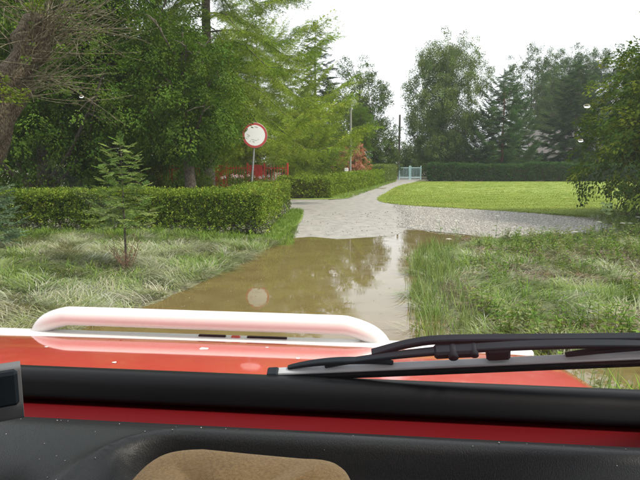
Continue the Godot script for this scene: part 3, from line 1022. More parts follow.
func herb(h: float, leaves: int, leaf_l: float, leaf_w: float) -> ArrayMesh:
	var st := tool()
	tube(st, [Vector3(0, -0.02, 0), Vector3(rf(-0.03, 0.03), h * 0.5, rf(-0.03, 0.03)), Vector3(rf(-0.08, 0.08), h, rf(-0.08, 0.08))], [0.006, 0.004, 0.002], 4, false)
	for i in leaves:
		var f := (i + 1.0) / leaves
		var an := i * 2.1
		var d := Vector3(cos(an), rf(-0.4, 0.3), sin(an)).normalized()
		leaf(st, Vector3(rf(-0.03, 0.03), h * f, rf(-0.03, 0.03)), d, Vector3(rf(-0.3, 0.3), 1, rf(-0.3, 0.3)), leaf_l * rf(0.7, 1.2) * (1.15 - 0.5 * f), leaf_w * rf(0.8, 1.2) * (1.15 - 0.5 * f))
	return done(st)

func scatter(called: String, label: String, cat: String, meshes: Array, m: Material, spots: Array) -> void:
	# spots: [Vector3 place, yaw, scale, colour]
	var t := Node3D.new()
	t.name = numbered(called)
	t.set_meta("label", label); t.set_meta("category", cat); t.set_meta("kind", "stuff")
	add_child(t)
	var k := meshes.size()
	for w in k:
		var where := []; var cols := []
		for i in range(w, spots.size(), k):
			var s: Array = spots[i]
			where.append(Transform3D(Basis(Vector3.UP, s[1]).scaled_local(Vector3.ONE * s[2]), s[0]))
			cols.append(s[3])
		copies("blades", meshes[w], m, where, cols, t)

func in_flood(x: float, z: float) -> bool:
	return flood_distance(x, z) < 0.0

func build_grass() -> void:
	# matted, silted grass lying flat in swirls
	var flat := []
	for i in 5: flat.append(tuft(26, 0.13, 0.15, 0.4, 0.0085, Vector2(0.2, 0.85), Vector2(-0.6, 0.0), 0.75))
	var fresh := []
	for i in 4: fresh.append(tuft(16, 0.08, 0.12, 0.3, 0.009, Vector2(0.9, 1.5), Vector2(0.0, 0.9), 3.14))
	var reeds := []
	for i in 4: reeds.append(tuft(9, 0.09, 0.15, 0.42, 0.009, Vector2(1.15, 1.55), Vector2(0.5, 1.3), 3.14))
	var pale := [Color(0.29, 0.31, 0.185), Color(0.34, 0.35, 0.235), Color(0.22, 0.26, 0.12), Color(0.18, 0.235, 0.08), Color(0.41, 0.4, 0.3)]
	var green := [Color(0.14, 0.23, 0.035), Color(0.18, 0.265, 0.05), Color(0.11, 0.185, 0.03)]
	var spots := []
	var up := []
	# the bank on the left, up to the hedge
	for i in 6600:
		var x := rf(-9.5, -0.7); var z := rf(-13.2, -4.6)
		var d := flood_distance(x, z)
		if d < 0.05 + 0.1 * patch_noise.get_noise_2d(x * 3.0, z * 3.0): continue
		if x < -4.0 - 0.62 * (-z): continue
		var sw := 6.0 * swirl_noise.get_noise_2d(x, z) + rf(-0.45, 0.45)
		var n := patch_noise.get_noise_2d(x * 1.2, z * 1.2)
		var c: Color = pale[rng.randi() % 5] if n + rf(-0.35, 0.35) < 0.32 else green[rng.randi() % 3].lerp(pale[2], rf(0, 0.7))
		spots.append([Vector3(x, height(x, z), z), sw, rf(0.75, 1.25), tint(c, 0.2)])
		if i % 12 == 0 and n > 0.0:
			up.append([Vector3(x + rf(-0.1, 0.1), height(x, z), z), rf(0, TAU), rf(0.7, 1.2), tint(green[rng.randi() % 3], 0.25)])
	scatter("matted_grass", "pale silted grass lying flat on the bank before the hedge", "grass", flat, M.grass, spots)
	# the low ground on the right
	spots = []
	var stand := []
	for i in 13500:
		var x := rf(0.9, 13.0); var z := rf(-18.8, -3.6)
		if x > 1.6 + 0.62 * -z: continue
		if z < -13.0 - 0.32 * (x - 4.2) - 3.4 * smoothstep(7.6, 8.8, x) + 0.5 * patch_noise.get_noise_2d(x * 3.0, z * 3.0): continue
		var h := height(x, z)
		var d := flood_distance(x, z)
		if d < -0.15 or h < -0.06: continue
		var n := patch_noise.get_noise_2d(x * 1.3 + 50.0, z * 1.3)
		var y := maxf(h, -0.02)
		if d < 0.55 or h < -0.015:
			if rng.randf() < 0.8: stand.append([Vector3(x, y, z), rf(0, TAU), rf(0.6, 1.05), tint(green[rng.randi() % 3].lerp(pale[2], rf(0.0, 0.8)), 0.25)])
			if rng.randf() < 0.6: continue
		if n < -0.12 and rng.randf() < 0.85: continue
		var sw := 6.0 * swirl_noise.get_noise_2d(x + 30.0, z) + rf(-0.6, 0.6)
		var c: Color = pale[rng.randi() % 5] if n + rf(-0.4, 0.4) < 0.1 else green[rng.randi() % 3].lerp(pale[2], rf(0, 0.8))
		spots.append([Vector3(x, y, z), sw, rf(0.7, 1.2), tint(c, 0.25)])
		if i % 11 == 0 and n > -0.1:
			up.append([Vector3(x, y, z), rf(0, TAU), rf(0.8, 1.4), tint(green[rng.randi() % 3], 0.25)])
	scatter("matted_grass", "trampled silted grass on the wet ground beside the flooded lane", "grass", flat, M.grass, spots)
	var litter := []
	for i in 3: litter.append(tuft(16, 0.1, 0.08, 0.3, 0.008, Vector2(-0.1, 0.5), Vector2(-0.3, 0.1), 3.14))
	var bits := []
	for i in 3600:
		var x := rf(1.8, 9.0); var z := rf(-13.5, -4.0)
		if x > 1.6 + 0.62 * -z or height(x, z) < -0.01: continue
		if patch_noise.get_noise_2d(x * 1.3 + 50.0, z * 1.3) > 0.02: continue
		bits.append([Vector3(x, height(x, z) + rf(0.0, 0.06), z), rf(0, TAU), rf(0.7, 1.4), tint([Color(0.16, 0.12, 0.08), Color(0.24, 0.2, 0.14), Color(0.1, 0.075, 0.045)][rng.randi() % 3], 0.25)])
	scatter("flood_litter", "brown straw and twigs left by the flood in the grass", "litter", litter, M.silt_leaf, bits)
	# leaves and straw floating near the edges of the water
	var drift := [leaf_spray(3, 0.12, 0.05, 0.025, 0.0, 0.05), leaf_spray(2, 0.05, 0.06, 0.008, 0.0, 0.05)]
	bits = []
	for i in 1700:
		var x := rf(-3.0, 3.6); var z := rf(-15.2, -4.5)
		var d := flood_distance(x, z)
		if d > 0.0 or rng.randf() > exp(d * 3.2) + 0.02: continue
		if height(x, z) > -0.008: continue
		bits.append([Vector3(x, 0.008, z), rf(0, TAU), rf(0.3, 0.9), tint([Color(0.24, 0.2, 0.11), Color(0.14, 0.16, 0.05), Color(0.34, 0.31, 0.2)][rng.randi() % 3], 0.25)])
	scatter("floating_litter", "straw and leaves floating along the edge of the flood", "litter", drift, M.silt_leaf, bits)
	scatter("standing_grass", "thin green grass standing in the flood along its edge", "grass", reeds, M.grass, stand)
	# verges and the foot of the hedges
	for i in 2600:
		var t := rng.randf()
		if rng.randf() < 0.45:
			var z := lerpf(-12.4, -20.6, t)
			var x := rf(-1.6, -0.62)
			up.append([Vector3(x, height(x, z) + 0.01, z), rf(0, TAU), rf(0.3, 0.7), tint(green[rng.randi() % 3], 0.25)])
		else:
			var a := Vector2(0.55, -26.8).lerp(Vector2(5.9, -49.0), t)
			var x := a.x + rf(-0.1, 0.85)
			up.append([Vector3(x, 0.09, a.y), rf(0, TAU), rf(0.3, 0.6), tint(green[1], 0.25)])
	for i in 700:
		var x := rf(-9.0, -1.2); var z := rf(-13.3, -12.6)
		up.append([Vector3(x, height(x, z), z), rf(0, TAU), rf(0.6, 1.1), tint(green[rng.randi() % 3], 0.3)])
	scatter("green_tufts", "fresh green grass tufts scattered over banks and verges", "grass", fresh, M.grass, up)
	# short mown sward of the lawn
	var short := []
	for i in 4: short.append(tuft(24, 0.18, 0.03, 0.075, 0.014, Vector2(0.2, 0.9), Vector2(-0.3, 0.4), 3.14))
	spots = []
	var a := curve(lawn_left, 70); var b := curve(lawn_right, 70)
	for i in 40000:
		var f := pow(rng.randf(), 1.5)
		var k := int(f * 69.99)
		var l: Vector2 = a[k].lerp(a[k + 1], f * 69.99 - k)
		var r: Vector2 = b[k].lerp(b[k + 1], f * 69.99 - k)
		var u := rng.randf()
		var p := l.lerp(r, pow(u, 1.25))
		if i % 14 == 0: p = l + Vector2(rf(-0.12, 0.1), rf(-0.1, 0.1))
		elif i % 14 == 1: p = a[0].lerp(b[0], u) + Vector2(rf(-0.1, 0.1), rf(-0.1, 0.2))
		if p.x > 40.0: continue
		var n := patch_noise.get_noise_2d(p.x * 0.5, p.y * 0.5)
		spots.append([Vector3(p.x, height(p.x, p.y) + 0.012, p.y), rf(0, TAU), rf(0.7, 1.3), tint(Color(0.235, 0.31, 0.055).lerp(Color(0.29, 0.35, 0.075), clampf(n + 0.4 + 0.3 * signf(sin(p.y * 3.6 + p.x * 0.5)) + rf(-0.2, 0.2), 0, 1)), 0.07)])
	scatter("lawn_grass", "short yellow green grass of the mown lawn", "grass", short, M.grass, spots)
	# weeds rising above the wet grass
	var herbs := []
	for i in 5: herbs.append(herb(rf(0.12, 0.36), 15, 0.09, 0.045))
	spots = []
	for i in 5200:
		var x := rf(1.9, 13.5); var z := rf(-18.8, -4.2)
		if x > 1.9 + 0.6 * -z: continue
		if z < -13.0 - 0.32 * (x - 4.2) - 3.4 * smoothstep(7.6, 8.8, x): continue
		var right := smoothstep(2.0, 6.5, x)
		if patch_noise.get_noise_2d(x * 0.9, z * 0.9 + 20.0) + rf(-0.2, 0.2) > -0.15 + right * 0.55: continue
		var h := height(x, z)
		if h < -0.03: continue
		spots.append([Vector3(x, h, z), rf(0, TAU), rf(0.6, 1.25), tint([Color(0.1, 0.18, 0.03), Color(0.15, 0.23, 0.04), Color(0.21, 0.23, 0.1)][rng.randi() % 3], 0.25)])
	scatter("weeds", "low leafy weeds growing over the wet ground", "weeds", herbs, M.leaf, spots)

func build_stones() -> void:
	var kinds := []
	for k in 5:
		var sp := SphereMesh.new()
		sp.radius = 0.5; sp.height = 1.0; sp.radial_segments = 7; sp.rings = 4
		var st := tool()
		st.append_from(sp, 0, Transform3D.IDENTITY)
		var md := MeshDataTool.new()
		md.create_from_surface(st.commit(), 0)
		for i in md.get_vertex_count():
			var v := md.get_vertex(i)
			md.set_vertex(i, v * Vector3(1.0, 0.62, 0.85) * (1.0 + 0.35 * bump_noise.get_noise_3dv(v * 40.0 + Vector3.ONE * 31.0 * k)))
		var am := ArrayMesh.new()
		md.commit_to_surface(am)
		kinds.append(am)
	var spots := []
	var l := curve([Vector2(2.4, -15.6), Vector2(3.0, -17.6), Vector2(3.2, -20.0), Vector2(3.3, -22.0), Vector2(3.7, -23.2)], 40)
	var r := curve([Vector2(4.6, -13.3), Vector2(7.0, -14.3), Vector2(8.0, -15.9), Vector2(7.9, -17.8), Vector2(6.7, -20.4)], 40)
	for i in 30000:
		var f := rng.randf()
		var k := int(f * 39.99)
		var p: Vector2 = l[k].lerp(r[k], rf(-0.06, 1.04)) + Vector2(rf(-0.2, 0.2), rf(-0.2, 0.2))
		if i % 90 == 0: p = Vector2(rf(-0.6, 3.4), rf(-20.0, -13.9))
		var h := height(p.x, p.y)
		if h < 0.0: continue
		var g := rf(0.15, 0.44)
		spots.append([Vector3(p.x, h + 0.012, p.y), rf(0, TAU), pow(rng.randf(), 2.6) * 0.045 + 0.013, Color(g * 1.04, g, g * 0.9)])
	scatter("gravel_stones", "pale grey gravel stones washed over the edge of the road", "gravel", kinds, M.stone, spots)

func umbel(at: Vector3, h: float, label: String) -> void:
	var t := thing("cow_parsley", label, "flower", at, "white umbel flowers in the wet grass")
	var st := tool()
	var top := Vector3(rf(-0.08, 0.08), h, rf(-0.08, 0.08))
	tube(st, [Vector3(0, -0.03, 0), top * 0.5 + Vector3(0.02, 0, 0), top], [0.006, 0.005, 0.004], 5, false)
	for i in 6:
		var an := i * 1.1
		leaf(st, top * rf(0.2, 0.7), Vector3(cos(an), 0.3, sin(an)).normalized(), Vector3.UP, 0.12, 0.05)
	var s := part("stem", done(st), M.green_stem, t)
	st = tool()
	for i in 22:
		var an := i * 2.4; var r := 0.05 * sqrt((i + 0.5) / 22.0)
		var p := top + Vector3(cos(an) * r, 0.04 - r * r * 3.0, sin(an) * r)
		for k in 6:
			var a2 := TAU * k / 6.0
			leaf(st, p, Vector3(cos(a2), 0.25, sin(a2)).normalized(), Vector3.UP, 0.017, 0.012)
	part("umbel", done(st), M.white_petal, t)

func build_willow() -> void:
	var at := Vector3(-7.65, 0.0, -11.2)
	var t := thing("old_willow", "old leaning willow trunk with a burst of bare pale shoots", "tree", at)
	var st := tool()
	var pts := curve([Vector3(-0.2, -0.1, 0), Vector3(0.35, 1.1, 0), Vector3(1.0, 2.3, 0.0), Vector3(1.6, 3.3, -0.05), Vector3(2.0, 4.1, -0.1), Vector3(2.25, 4.7, -0.1)], 16)
	var rad := []
	for i in 17: rad.append(lerpf(0.52, 0.27, i / 16.0) * (1.0 + 0.16 * sin(i * 2.1)))
	rad[16] = 0.12
	tube(st, pts, rad, 26, true, 0.75)
	# a second stem
	var p2 := curve([Vector3(0.5, 1.6, -0.25), Vector3(0.55, 3.0, -0.3), Vector3(0.75, 4.4, -0.4), Vector3(0.9, 6.2, -0.4)], 12)
	var r2 := []
	for i in 13: r2.append(lerpf(0.22, 0.12, i / 12.0))
	tube(st, p2, r2, 14, true, 0.3)
	part("trunk", done(st), M.old_bark, t)
	st = tool()
	var where := []; var cols := []
	for i in 165:
		var f := rng.randf()
		var o: Vector3 = pts[9 + int(f * 6.9)] + Vector3(rf(0.05, 0.35), rf(-0.1, 0.25), rf(-0.25, 0.35))
		var el := rf(-0.35, 1.35)
		if i % 3 == 0: el = rf(-0.1, 0.55)
		var yaw := rf(-1.1, 1.1) if i % 4 else rf(1.6, 4.6)
		var d := Vector3(cos(el) * cos(yaw), sin(el), cos(el) * sin(yaw))
		var l := rf(0.7, 2.1) * (1.0 if el < 0.9 else 1.25)
		var bend := Vector3(rf(-0.12, 0.12), rf(-0.22, 0.3), rf(-0.12, 0.12)) * l
		var path := curve([o, o + d * l * 0.4, o + d * l * 0.75 + bend * 0.4, o + d * l + bend], 7)
		var r0 := rf(0.006, 0.016)
		var rr := []
		for k in 8: rr.append(lerpf(r0, 0.0035, k / 7.0))
		tube(st, path, rr, 5, false)
		for q in 3:
			var b: Vector3 = path[3 + q]
			var sd := (d + Vector3(rf(-0.7, 0.7), rf(-0.6, 0.7), rf(-0.7, 0.7))).normalized()
			tube(st, [b, b + sd * l * 0.2, b + sd * l * 0.36 + Vector3(0, rf(-0.08, 0.05), 0)], [r0 * 0.45, r0 * 0.3, 0.002], 4, false)
		if i % 2 == 0:
			where.append(Transform3D(facing(d).scaled_local(Vector3.ONE * rf(0.4, 0.8)), path[3 + i % 5])); cols.append(tint(Color(0.12, 0.19, 0.03), 0.3))
	part("shoots", done(st), M.shoot, t)
	# leafy suckers on the trunk
	for c in [Vector3(1.75, 3.0, 0.55), Vector3(2.0, 3.05, 0.5), Vector3(1.5, 3.35, 0.6), Vector3(0.9, 4.6, 0.4), Vector3(0.8, 4.9, 0.4), Vector3(0.6, 4.35, 0.4), Vector3(1.0, 3.4, 0.6), Vector3(1.05, 3.2, 0.62), Vector3(2.3, 4.7, 0.3), Vector3(0.5, 4.8, 0.5)]:
		for k in 7:
			where.append(Transform3D(facing(Vector3(rf(-0.3, 1), rf(-0.2, 0.5), rf(-0.2, 1))).scaled_local(Vector3.ONE * rf(0.6, 0.95)), c + Vector3(rf(-0.14, 0.14), rf(-0.1, 0.1), rf(-0.1, 0.1))))
			cols.append(tint(Color(0.2, 0.27, 0.04), 0.25))
	copies("foliage", leaf_spray(22, 0.34, 0.085, 0.055), M.leaf, where, cols, t)

func build_vegetation() -> void:
	M.green_stem = mat(lin(0.12, 0.18, 0.05), 0.6)
	M.white_petal = mat(lin(0.72, 0.72, 0.66), 0.7)
	# --- branchlet shapes shared by the trees
	var big := [leaf_spray(44, 0.75, 0.115, 0.075), leaf_spray(44, 0.75, 0.115, 0.075)]
	var medium := [leaf_spray(52, 0.7, 0.085, 0.055), leaf_spray(52, 0.7, 0.085, 0.055)]
	var far_ := [leaf_spray(60, 1.0, 0.14, 0.09, 0.25, 0.9), leaf_spray(60, 1.0, 0.14, 0.09, 0.25, 0.9)]
	var larch := [larch_spray(1.0, 0.013), larch_spray(1.0, 0.013)]
	var larch_far := [larch_spray(1.0, 0.012), larch_spray(1.0, 0.012)]
	var spruce_far := [fir_spray(1.1, 0.16, 0.03, 9, 14), fir_spray(1.1, 0.16, 0.03, 9, 14)]
	var fir := [fir_spray(0.34, 0.04, 0.011, 6, 22), fir_spray(0.34, 0.04, 0.011, 6, 22)]
	var hedge_leaf := [leaf_ball(14, 0.085, 0.055, 0.036), leaf_ball(14, 0.085, 0.055, 0.036)]
	var hedge_far := [leaf_ball(14, 0.15, 0.1, 0.065), leaf_ball(14, 0.15, 0.1, 0.065)]
	# --- clipped hedges
	var hg := [Color(0.13, 0.205, 0.026), Color(0.175, 0.26, 0.033), Color(0.095, 0.155, 0.02), Color(0.25, 0.31, 0.05)]
	hedge("clipped hedge with silt on its foot behind the matted grass bank", [[Vector2(-12.5, -13.9), Vector2(-1.35, -13.9), 1.2, 1.14], [Vector2(-1.85, -14.5), Vector2(-1.6, -19.9), 1.05, 1.16]], hg, hedge_leaf, 330.0, 0.42)
	var hl := [Color(0.18, 0.27, 0.034), Color(0.23, 0.32, 0.042), Color(0.14, 0.215, 0.028)]
	hedge("light green clipped hedge running along the road past the red fence", [[Vector2(-2.0, -27.5), Vector2(0.5, -27.5), 1.1, 1.06], [Vector2(0.1, -28.0), Vector2(4.4, -43.6), 1.0, 1.06]], hl, hedge_far, 130.0)
	hedge("pale green hedge beside the road end next to the bar gate", [[Vector2(4.4, -43.9), Vector2(6.5, -51.8), 1.1, 1.45]], [Color(0.15, 0.2, 0.06), Color(0.18, 0.24, 0.07)], hedge_far, 90.0)
	hedge("long dark green hedge along the far side of the lawn", [[Vector2(9.5, -49.4), Vector2(34.0, -48.6), 1.3, 1.5]], [Color(0.045, 0.095, 0.03), Color(0.065, 0.125, 0.036)], hedge_far, 80.0, 0.0, 0.16)
	# --- dark broadleaf trees in the garden on the left
	var dk := [Color(0.06, 0.115, 0.018), Color(0.08, 0.145, 0.022), Color(0.115, 0.185, 0.028)]
	broadleaf("linden_tree", "dark leafy tree with low crown right behind the old willow", Vector3(-9.0, 0.1, -18.6), {"h": 10.5, "r": 4.4, "base": 0.7, "tr": 0.26, "n": 3000, "lobes": 22, "sprays": medium, "cols": dk, "bark": M.bark}, "dark garden trees")
	broadleaf("linden_tree", "dark leafy garden tree with bare grey trunk standing behind the hedge", Vector3(-3.95, 0.1, -17.2), {"h": 6.0, "r": 1.7, "base": 2.1, "tr": 0.2, "n": 800, "lobes": 15, "sprays": medium, "cols": dk, "bark": M.bark, "lean": Vector3(-0.025, 0, -0.02)}, "dark garden trees")
	broadleaf("linden_tree", "broad dark tree filling the garden between willow and larch", Vector3(-7.0, 0.1, -20.5), {"h": 9.5, "r": 3.3, "base": 0.6, "tr": 0.24, "n": 2400, "lobes": 18, "sprays": medium, "cols": dk, "bark": M.bark}, "dark garden trees")
	broadleaf("linden_tree", "dark leafy tree far back in the garden behind the larch", Vector3(-12.5, 0.1, -25.0), {"h": 12.0, "r": 4.6, "base": 0.8, "tr": 0.28, "n": 2600, "lobes": 20, "sprays": far_, "cols": dk, "bark": M.bark}, "dark garden trees")
	# --- larches
	var lc := [Color(0.2, 0.3, 0.034), Color(0.25, 0.35, 0.04), Color(0.15, 0.235, 0.028), Color(0.31, 0.39, 0.05)]
	conifer("larch_tree", "tall feathery larch with bare upper trunk behind the round sign", Vector3(-4.8, 0.1, -24.2), {"h": 23.0, "r": 5.2, "base": 3.6, "tr": 0.27, "n": 120, "droop": 0.3, "lift": 0.22, "sprays": larch, "cols": lc, "bark": M.bark, "step": 0.085, "shape": 0.5, "lean": Vector3(0.012, 0, 0), "reach": Vector3(0.9, 0, 0.4), "reach_k": 0.3, "hang": 0.15}, "larches")
	conifer("larch_tree", "yellow green larch with upswept boughs above the red fence", Vector3(-3.5, 0.1, -32.2), {"h": 9.4, "r": 4.6, "base": 1.2, "tr": 0.17, "n": 84, "droop": 0.2, "lift": 0.42, "sprays": larch, "cols": lc, "bark": M.bark, "step": 0.085, "shape": 0.55, "reach": Vector3(1, 0, 0.2), "reach_k": 0.15, "sc": 1.15}, "larches")
	conifer("larch_tree", "smaller larch with drooping green boughs left of the fence", Vector3(-6.6, 0.1, -31.0), {"h": 8.0, "r": 3.8, "base": 1.2, "tr": 0.13, "n": 46, "droop": 0.3, "lift": 0.3, "sprays": larch, "cols": lc, "bark": M.bark, "step": 0.085, "shape": 0.6, "sc": 1.1}, "larches")
	# --- background trees on the left of the road
	var sp := [Color(0.03, 0.055, 0.025), Color(0.045, 0.075, 0.03)]
	conifer("spruce_tree", "dark narrow spruce top rising behind the larch boughs", Vector3(-0.35, 0.05, -42.0), {"h": 11.6, "r": 2.6, "base": 0.8, "tr": 0.18, "n": 90, "droop": 0.2, "lift": 0.1, "sprays": spruce_far, "cols": sp, "bark": M.bark, "step": 0.11, "shape": 0.9, "sc": 0.8})
	var gr := [Color(0.075, 0.13, 0.025), Color(0.105, 0.17, 0.03), Color(0.06, 0.105, 0.02)]
	broadleaf("garden_tree", "dense green garden tree closing the view behind the red fence", Vector3(-8.5, 0.05, -38.0), {"h": 9.5, "r": 4.6, "base": 0.6, "tr": 0.25, "n": 2400, "lobes": 20, "sprays": far_, "cols": gr, "bark": M.bark})
	broadleaf("garden_tree", "mid green tree behind the yellow larch boughs by the road", Vector3(-0.9, 0.05, -36.5), {"h": 6.2, "r": 2.0, "base": 0.4, "tr": 0.16, "n": 700, "lobes": 13, "sprays": medium, "cols": gr, "bark": M.bark, "sc": 1.2})
	broadleaf("oak_tree", "airy broadleaf tree rising above the columnar cypress", Vector3(4.2, 0.05, -60.0), {"h": 11.8, "r": 3.6, "base": 3.0, "tr": 0.25, "n": 1400, "lobes": 16, "sprays": far_, "cols": gr, "bark": M.bark, "gap": -0.05, "gap_scale": 0.9})
	broadleaf("round_bush", "large rounded dark green bush beside the road end", Vector3(5.0, 0.05, -52.5), {"h": 5.4, "r": 2.5, "base": 0.1, "tr": 0.16, "n": 700, "lobes": 14, "sprays": far_, "cols": [Color(0.06, 0.1, 0.02), Color(0.09, 0.135, 0.03)], "bark": M.bark, "cat": "bush", "sc": 0.8})
	broadleaf("round_bush", "dark bush under the oak left of the columnar cypress", Vector3(0.9, 0.05, -50.0), {"h": 5.2, "r": 2.4, "base": 0.1, "tr": 0.16, "n": 600, "lobes": 14, "sprays": far_, "cols": gr, "bark": M.bark, "cat": "bush", "sc": 0.8})
	broadleaf("columnar_cypress", "slim columnar evergreen standing behind the pink shrub", Vector3(3.05, 0.05, -42.4), {"h": 5.9, "r": 0.75, "base": 0.1, "tr": 0.1, "n": 700, "lobes": 12, "sprays": [leaf_spray(70, 0.5, 0.09, 0.03, 0.2, 0.9), leaf_spray(70, 0.5, 0.09, 0.03, 0.2, 0.9)], "cols": [Color(0.1, 0.18, 0.035), Color(0.13, 0.22, 0.045)], "bark": M.bark, "gap": -0.8, "droop": 0.9})
	broadleaf("pink_shrub", "salmon pink leafed shrub behind the roadside hedge", Vector3(2.35, 0.05, -40.5), {"h": 2.95, "r": 1.45, "base": 0.2, "tr": 0.06, "n": 420, "lobes": 11, "sprays": [leaf_spray(48, 0.4, 0.08, 0.055), leaf_spray(48, 0.4, 0.08, 0.055)], "cols": [Color(0.52, 0.22, 0.17), Color(0.6, 0.28, 0.22), Color(0.42, 0.2, 0.13), Color(0.26, 0.24, 0.08)], "bark": M.bark, "cat": "shrub", "gap": -0.3})
	# --- trees beyond the lawn
	broadleaf("birch_tree", "tall pale green birch with open crown beside the bar gate", Vector3(12.4, 0.05, -56.5), {"h": 13.4, "r": 4.5, "base": 1.4, "tr": 0.2, "n": 3200, "lobes": 30, "sprays": [leaf_spray(64, 0.9, 0.12, 0.08, 0.3, 1.1), leaf_spray(64, 0.9, 0.12, 0.08, 0.3, 1.1)], "cols": [Color(0.12, 0.175, 0.05), Color(0.155, 0.215, 0.065), Color(0.095, 0.14, 0.04)], "bark": M.birch_bark, "gap": -0.16, "gap_scale": 1.1, "droop": -0.5})
	conifer("pine_tree", "dark bushy pine with reddish trunk right of the birch", Vector3(17.2, 0.05, -53.5), {"h": 9.8, "r": 3.5, "base": 0.8, "tr": 0.17, "n": 80, "droop": 0.08, "lift": 0.3, "sprays": spruce_far, "cols": [Color(0.055, 0.11, 0.035), Color(0.08, 0.14, 0.045)], "bark": M.pine_bark, "step": 0.1, "shape": 0.6, "sc": 0.85})
	broadleaf("alder_tree", "tall thin airy tree seen between pine and spruce", Vector3(28.0, 0.05, -76.0), {"h": 16.4, "r": 4.2, "base": 2.5, "tr": 0.22, "n": 1700, "lobes": 26, "sprays": far_, "cols": [Color(0.065, 0.115, 0.035), Color(0.09, 0.145, 0.045)], "bark": M.bark, "gap": -0.02, "gap_scale": 0.9})
	conifer("spruce_tree", "broad dense spruce standing beside the white house", Vector3(25.6, 0.05, -57.0), {"h": 11.6, "r": 4.4, "base": 0.5, "tr": 0.2, "n": 110, "droop": 0.22, "lift": 0.12, "sprays": spruce_far, "cols": [Color(0.045, 0.085, 0.028), Color(0.065, 0.115, 0.036)], "bark": M.bark, "step": 0.1, "shape": 0.65, "sc": 0.9})
	for f in [[Vector3(36.0, 0, -84.0), 17.5, 4.5, "tall hazy tree farthest back left of the leafy near crown"], [Vector3(41.0, 0, -86.0), 18.6, 4.6, "tallest hazy tree standing behind the near leafy crown"], [Vector3(46.5, 0, -84.0), 18.0, 4.8, "hazy distant tree farthest out beyond the near leafy crown"], [Vector3(33.0, 0, -80.0), 13.5, 4.0, "hazy lower tree behind the broad spruce and the house"]]:
		broadleaf("poplar_tree", f[3], f[0], {"h": f[1], "r": f[2], "base": 1.0, "tr": 0.28, "n": 2600, "lobes": 26, "sprays": far_, "cols": [Color(0.06, 0.11, 0.035), Color(0.085, 0.14, 0.045)], "bark": M.bark, "gap": -0.18, "gap_scale": 0.8}, "distant trees")
	for f in [[Vector3(21.5, 0, -66.0), "low dark shrub between pine and white house"], [Vector3(33.0, 0, -62.0), "low dark shrub right of the white house"], [Vector3(10.2, 0, -66.0), "low shrub behind the bar gate under the birch"], [Vector3(15.0, 0, -64.0), "low shrub behind the birch trunk and the far hedge"], [Vector3(38.0, 0, -62.0), "low shrub at the far right end of the dark hedge"]]:
		broadleaf("background_shrub", f[1], f[0], {"h": 3.4, "r": 2.9, "base": 0.0, "tr": 0.1, "n": 700, "lobes": 12, "sprays": far_, "cols": gr, "bark": M.bark, "cat": "shrub"}, "shrubs under the far trees")
	# --- the near tree on the right
	broadleaf("hornbeam_tree", "leafy tree with low hanging boughs beside the lawn", Vector3(12.25, 0.05, -15.8), {"h": 5.4, "r": 4.5, "base": 0.7, "tr": 0.2, "n": 5600, "lobes": 34, "sprays": big, "cols": [Color(0.06, 0.115, 0.018), Color(0.1, 0.17, 0.024), Color(0.2, 0.25, 0.032)], "bark": M.bark, "gap": -0.2, "droop": -0.25, "lowest": 0.45})
	# --- small plants before the hedge
	conifer("young_fir", "young fir with browned foot standing before the hedge", Vector3(-3.25, height(-3.25, -9.25), -9.25), {"h": 2.15, "r": 0.38, "base": 0.7, "tr": 0.022, "n": 42, "droop": -0.02, "lift": 0.16, "sprays": fir, "cols": [Color(0.13, 0.21, 0.05), Color(0.18, 0.265, 0.065), Color(0.25, 0.33, 0.1)], "bark": M.bark, "step": 0.045, "shape": 0.6, "bare": 0.05, "sc": 0.66})
	conifer("blue_spruce", "small blue green spruce at the foot of the old willow", Vector3(-6.55, height(-6.55, -10.6), -10.6), {"h": 1.9, "r": 0.6, "base": 0.25, "tr": 0.03, "n": 48, "droop": 0.0, "lift": 0.12, "sprays": fir, "cols": [Color(0.12, 0.19, 0.1), Color(0.16, 0.23, 0.13)], "bark": M.bark, "step": 0.05, "shape": 0.7, "bare": 0.05})
	# dead brown stems round the foot of the fir
	var dead := thing("dead_weed", "brown withered weed at the foot of the young fir", "weed", Vector3(-3.2, height(-3.2, -9.1), -9.1))
	var st := tool()
	for i in 26:
		var an := rf(0, TAU)
		var d := Vector3(cos(an), rf(1.2, 3.0), sin(an)).normalized()
		var l := rf(0.35, 0.75)
		var p := Vector3(rf(-0.07, 0.07), -0.02, rf(-0.07, 0.07))
		tube(st, [p, p + d * l * 0.5, p + d * l + Vector3(rf(-0.08, 0.08), -0.04, rf(-0.08, 0.08))], [0.005, 0.004, 0.002], 4, false)
		for k in 7:
			leaf(st, p + d * l * rf(0.35, 1.0), Vector3(rf(-1, 1), rf(-0.8, 0.3), rf(-1, 1)).normalized(), Vector3(rf(-1, 1), 1, rf(-1, 1)).normalized(), 0.05, 0.016)
	M.dead = mat(lin(0.16, 0.095, 0.055), 0.9)
	part("stems", done(st), M.dead, dead)
	build_willow()
	build_grass()
	build_stones()
	var ul := "white umbel flower standing in the wet grass beside the flood"
	for p in [Vector2(2.75, -12.5), Vector2(3.0, -12.4), Vector2(3.2, -12.6), Vector2(4.1, -13.0), Vector2(2.45, -10.8), Vector2(6.4, -12.8), Vector2(6.9, -12.5), Vector2(7.4, -13.4), Vector2(5.6, -12.0), Vector2(7.9, -13.9)]:
		umbel(Vector3(p.x, maxf(height(p.x, p.y), -0.02), p.y), rf(0.28, 0.55), ul)
	# a tall weed with one broad leaf by the gravel
	var tw := thing("tall_weed", "tall thin weed with broad leaves before the lawn edge", "weed", Vector3(7.05, height(7.05, -13.8), -13.8))
	st = tool()
	tube(st, [Vector3(0, -0.02, 0), Vector3(0.02, 0.4, 0), Vector3(0.0, 0.78, 0)], [0.008, 0.006, 0.004], 5, false)
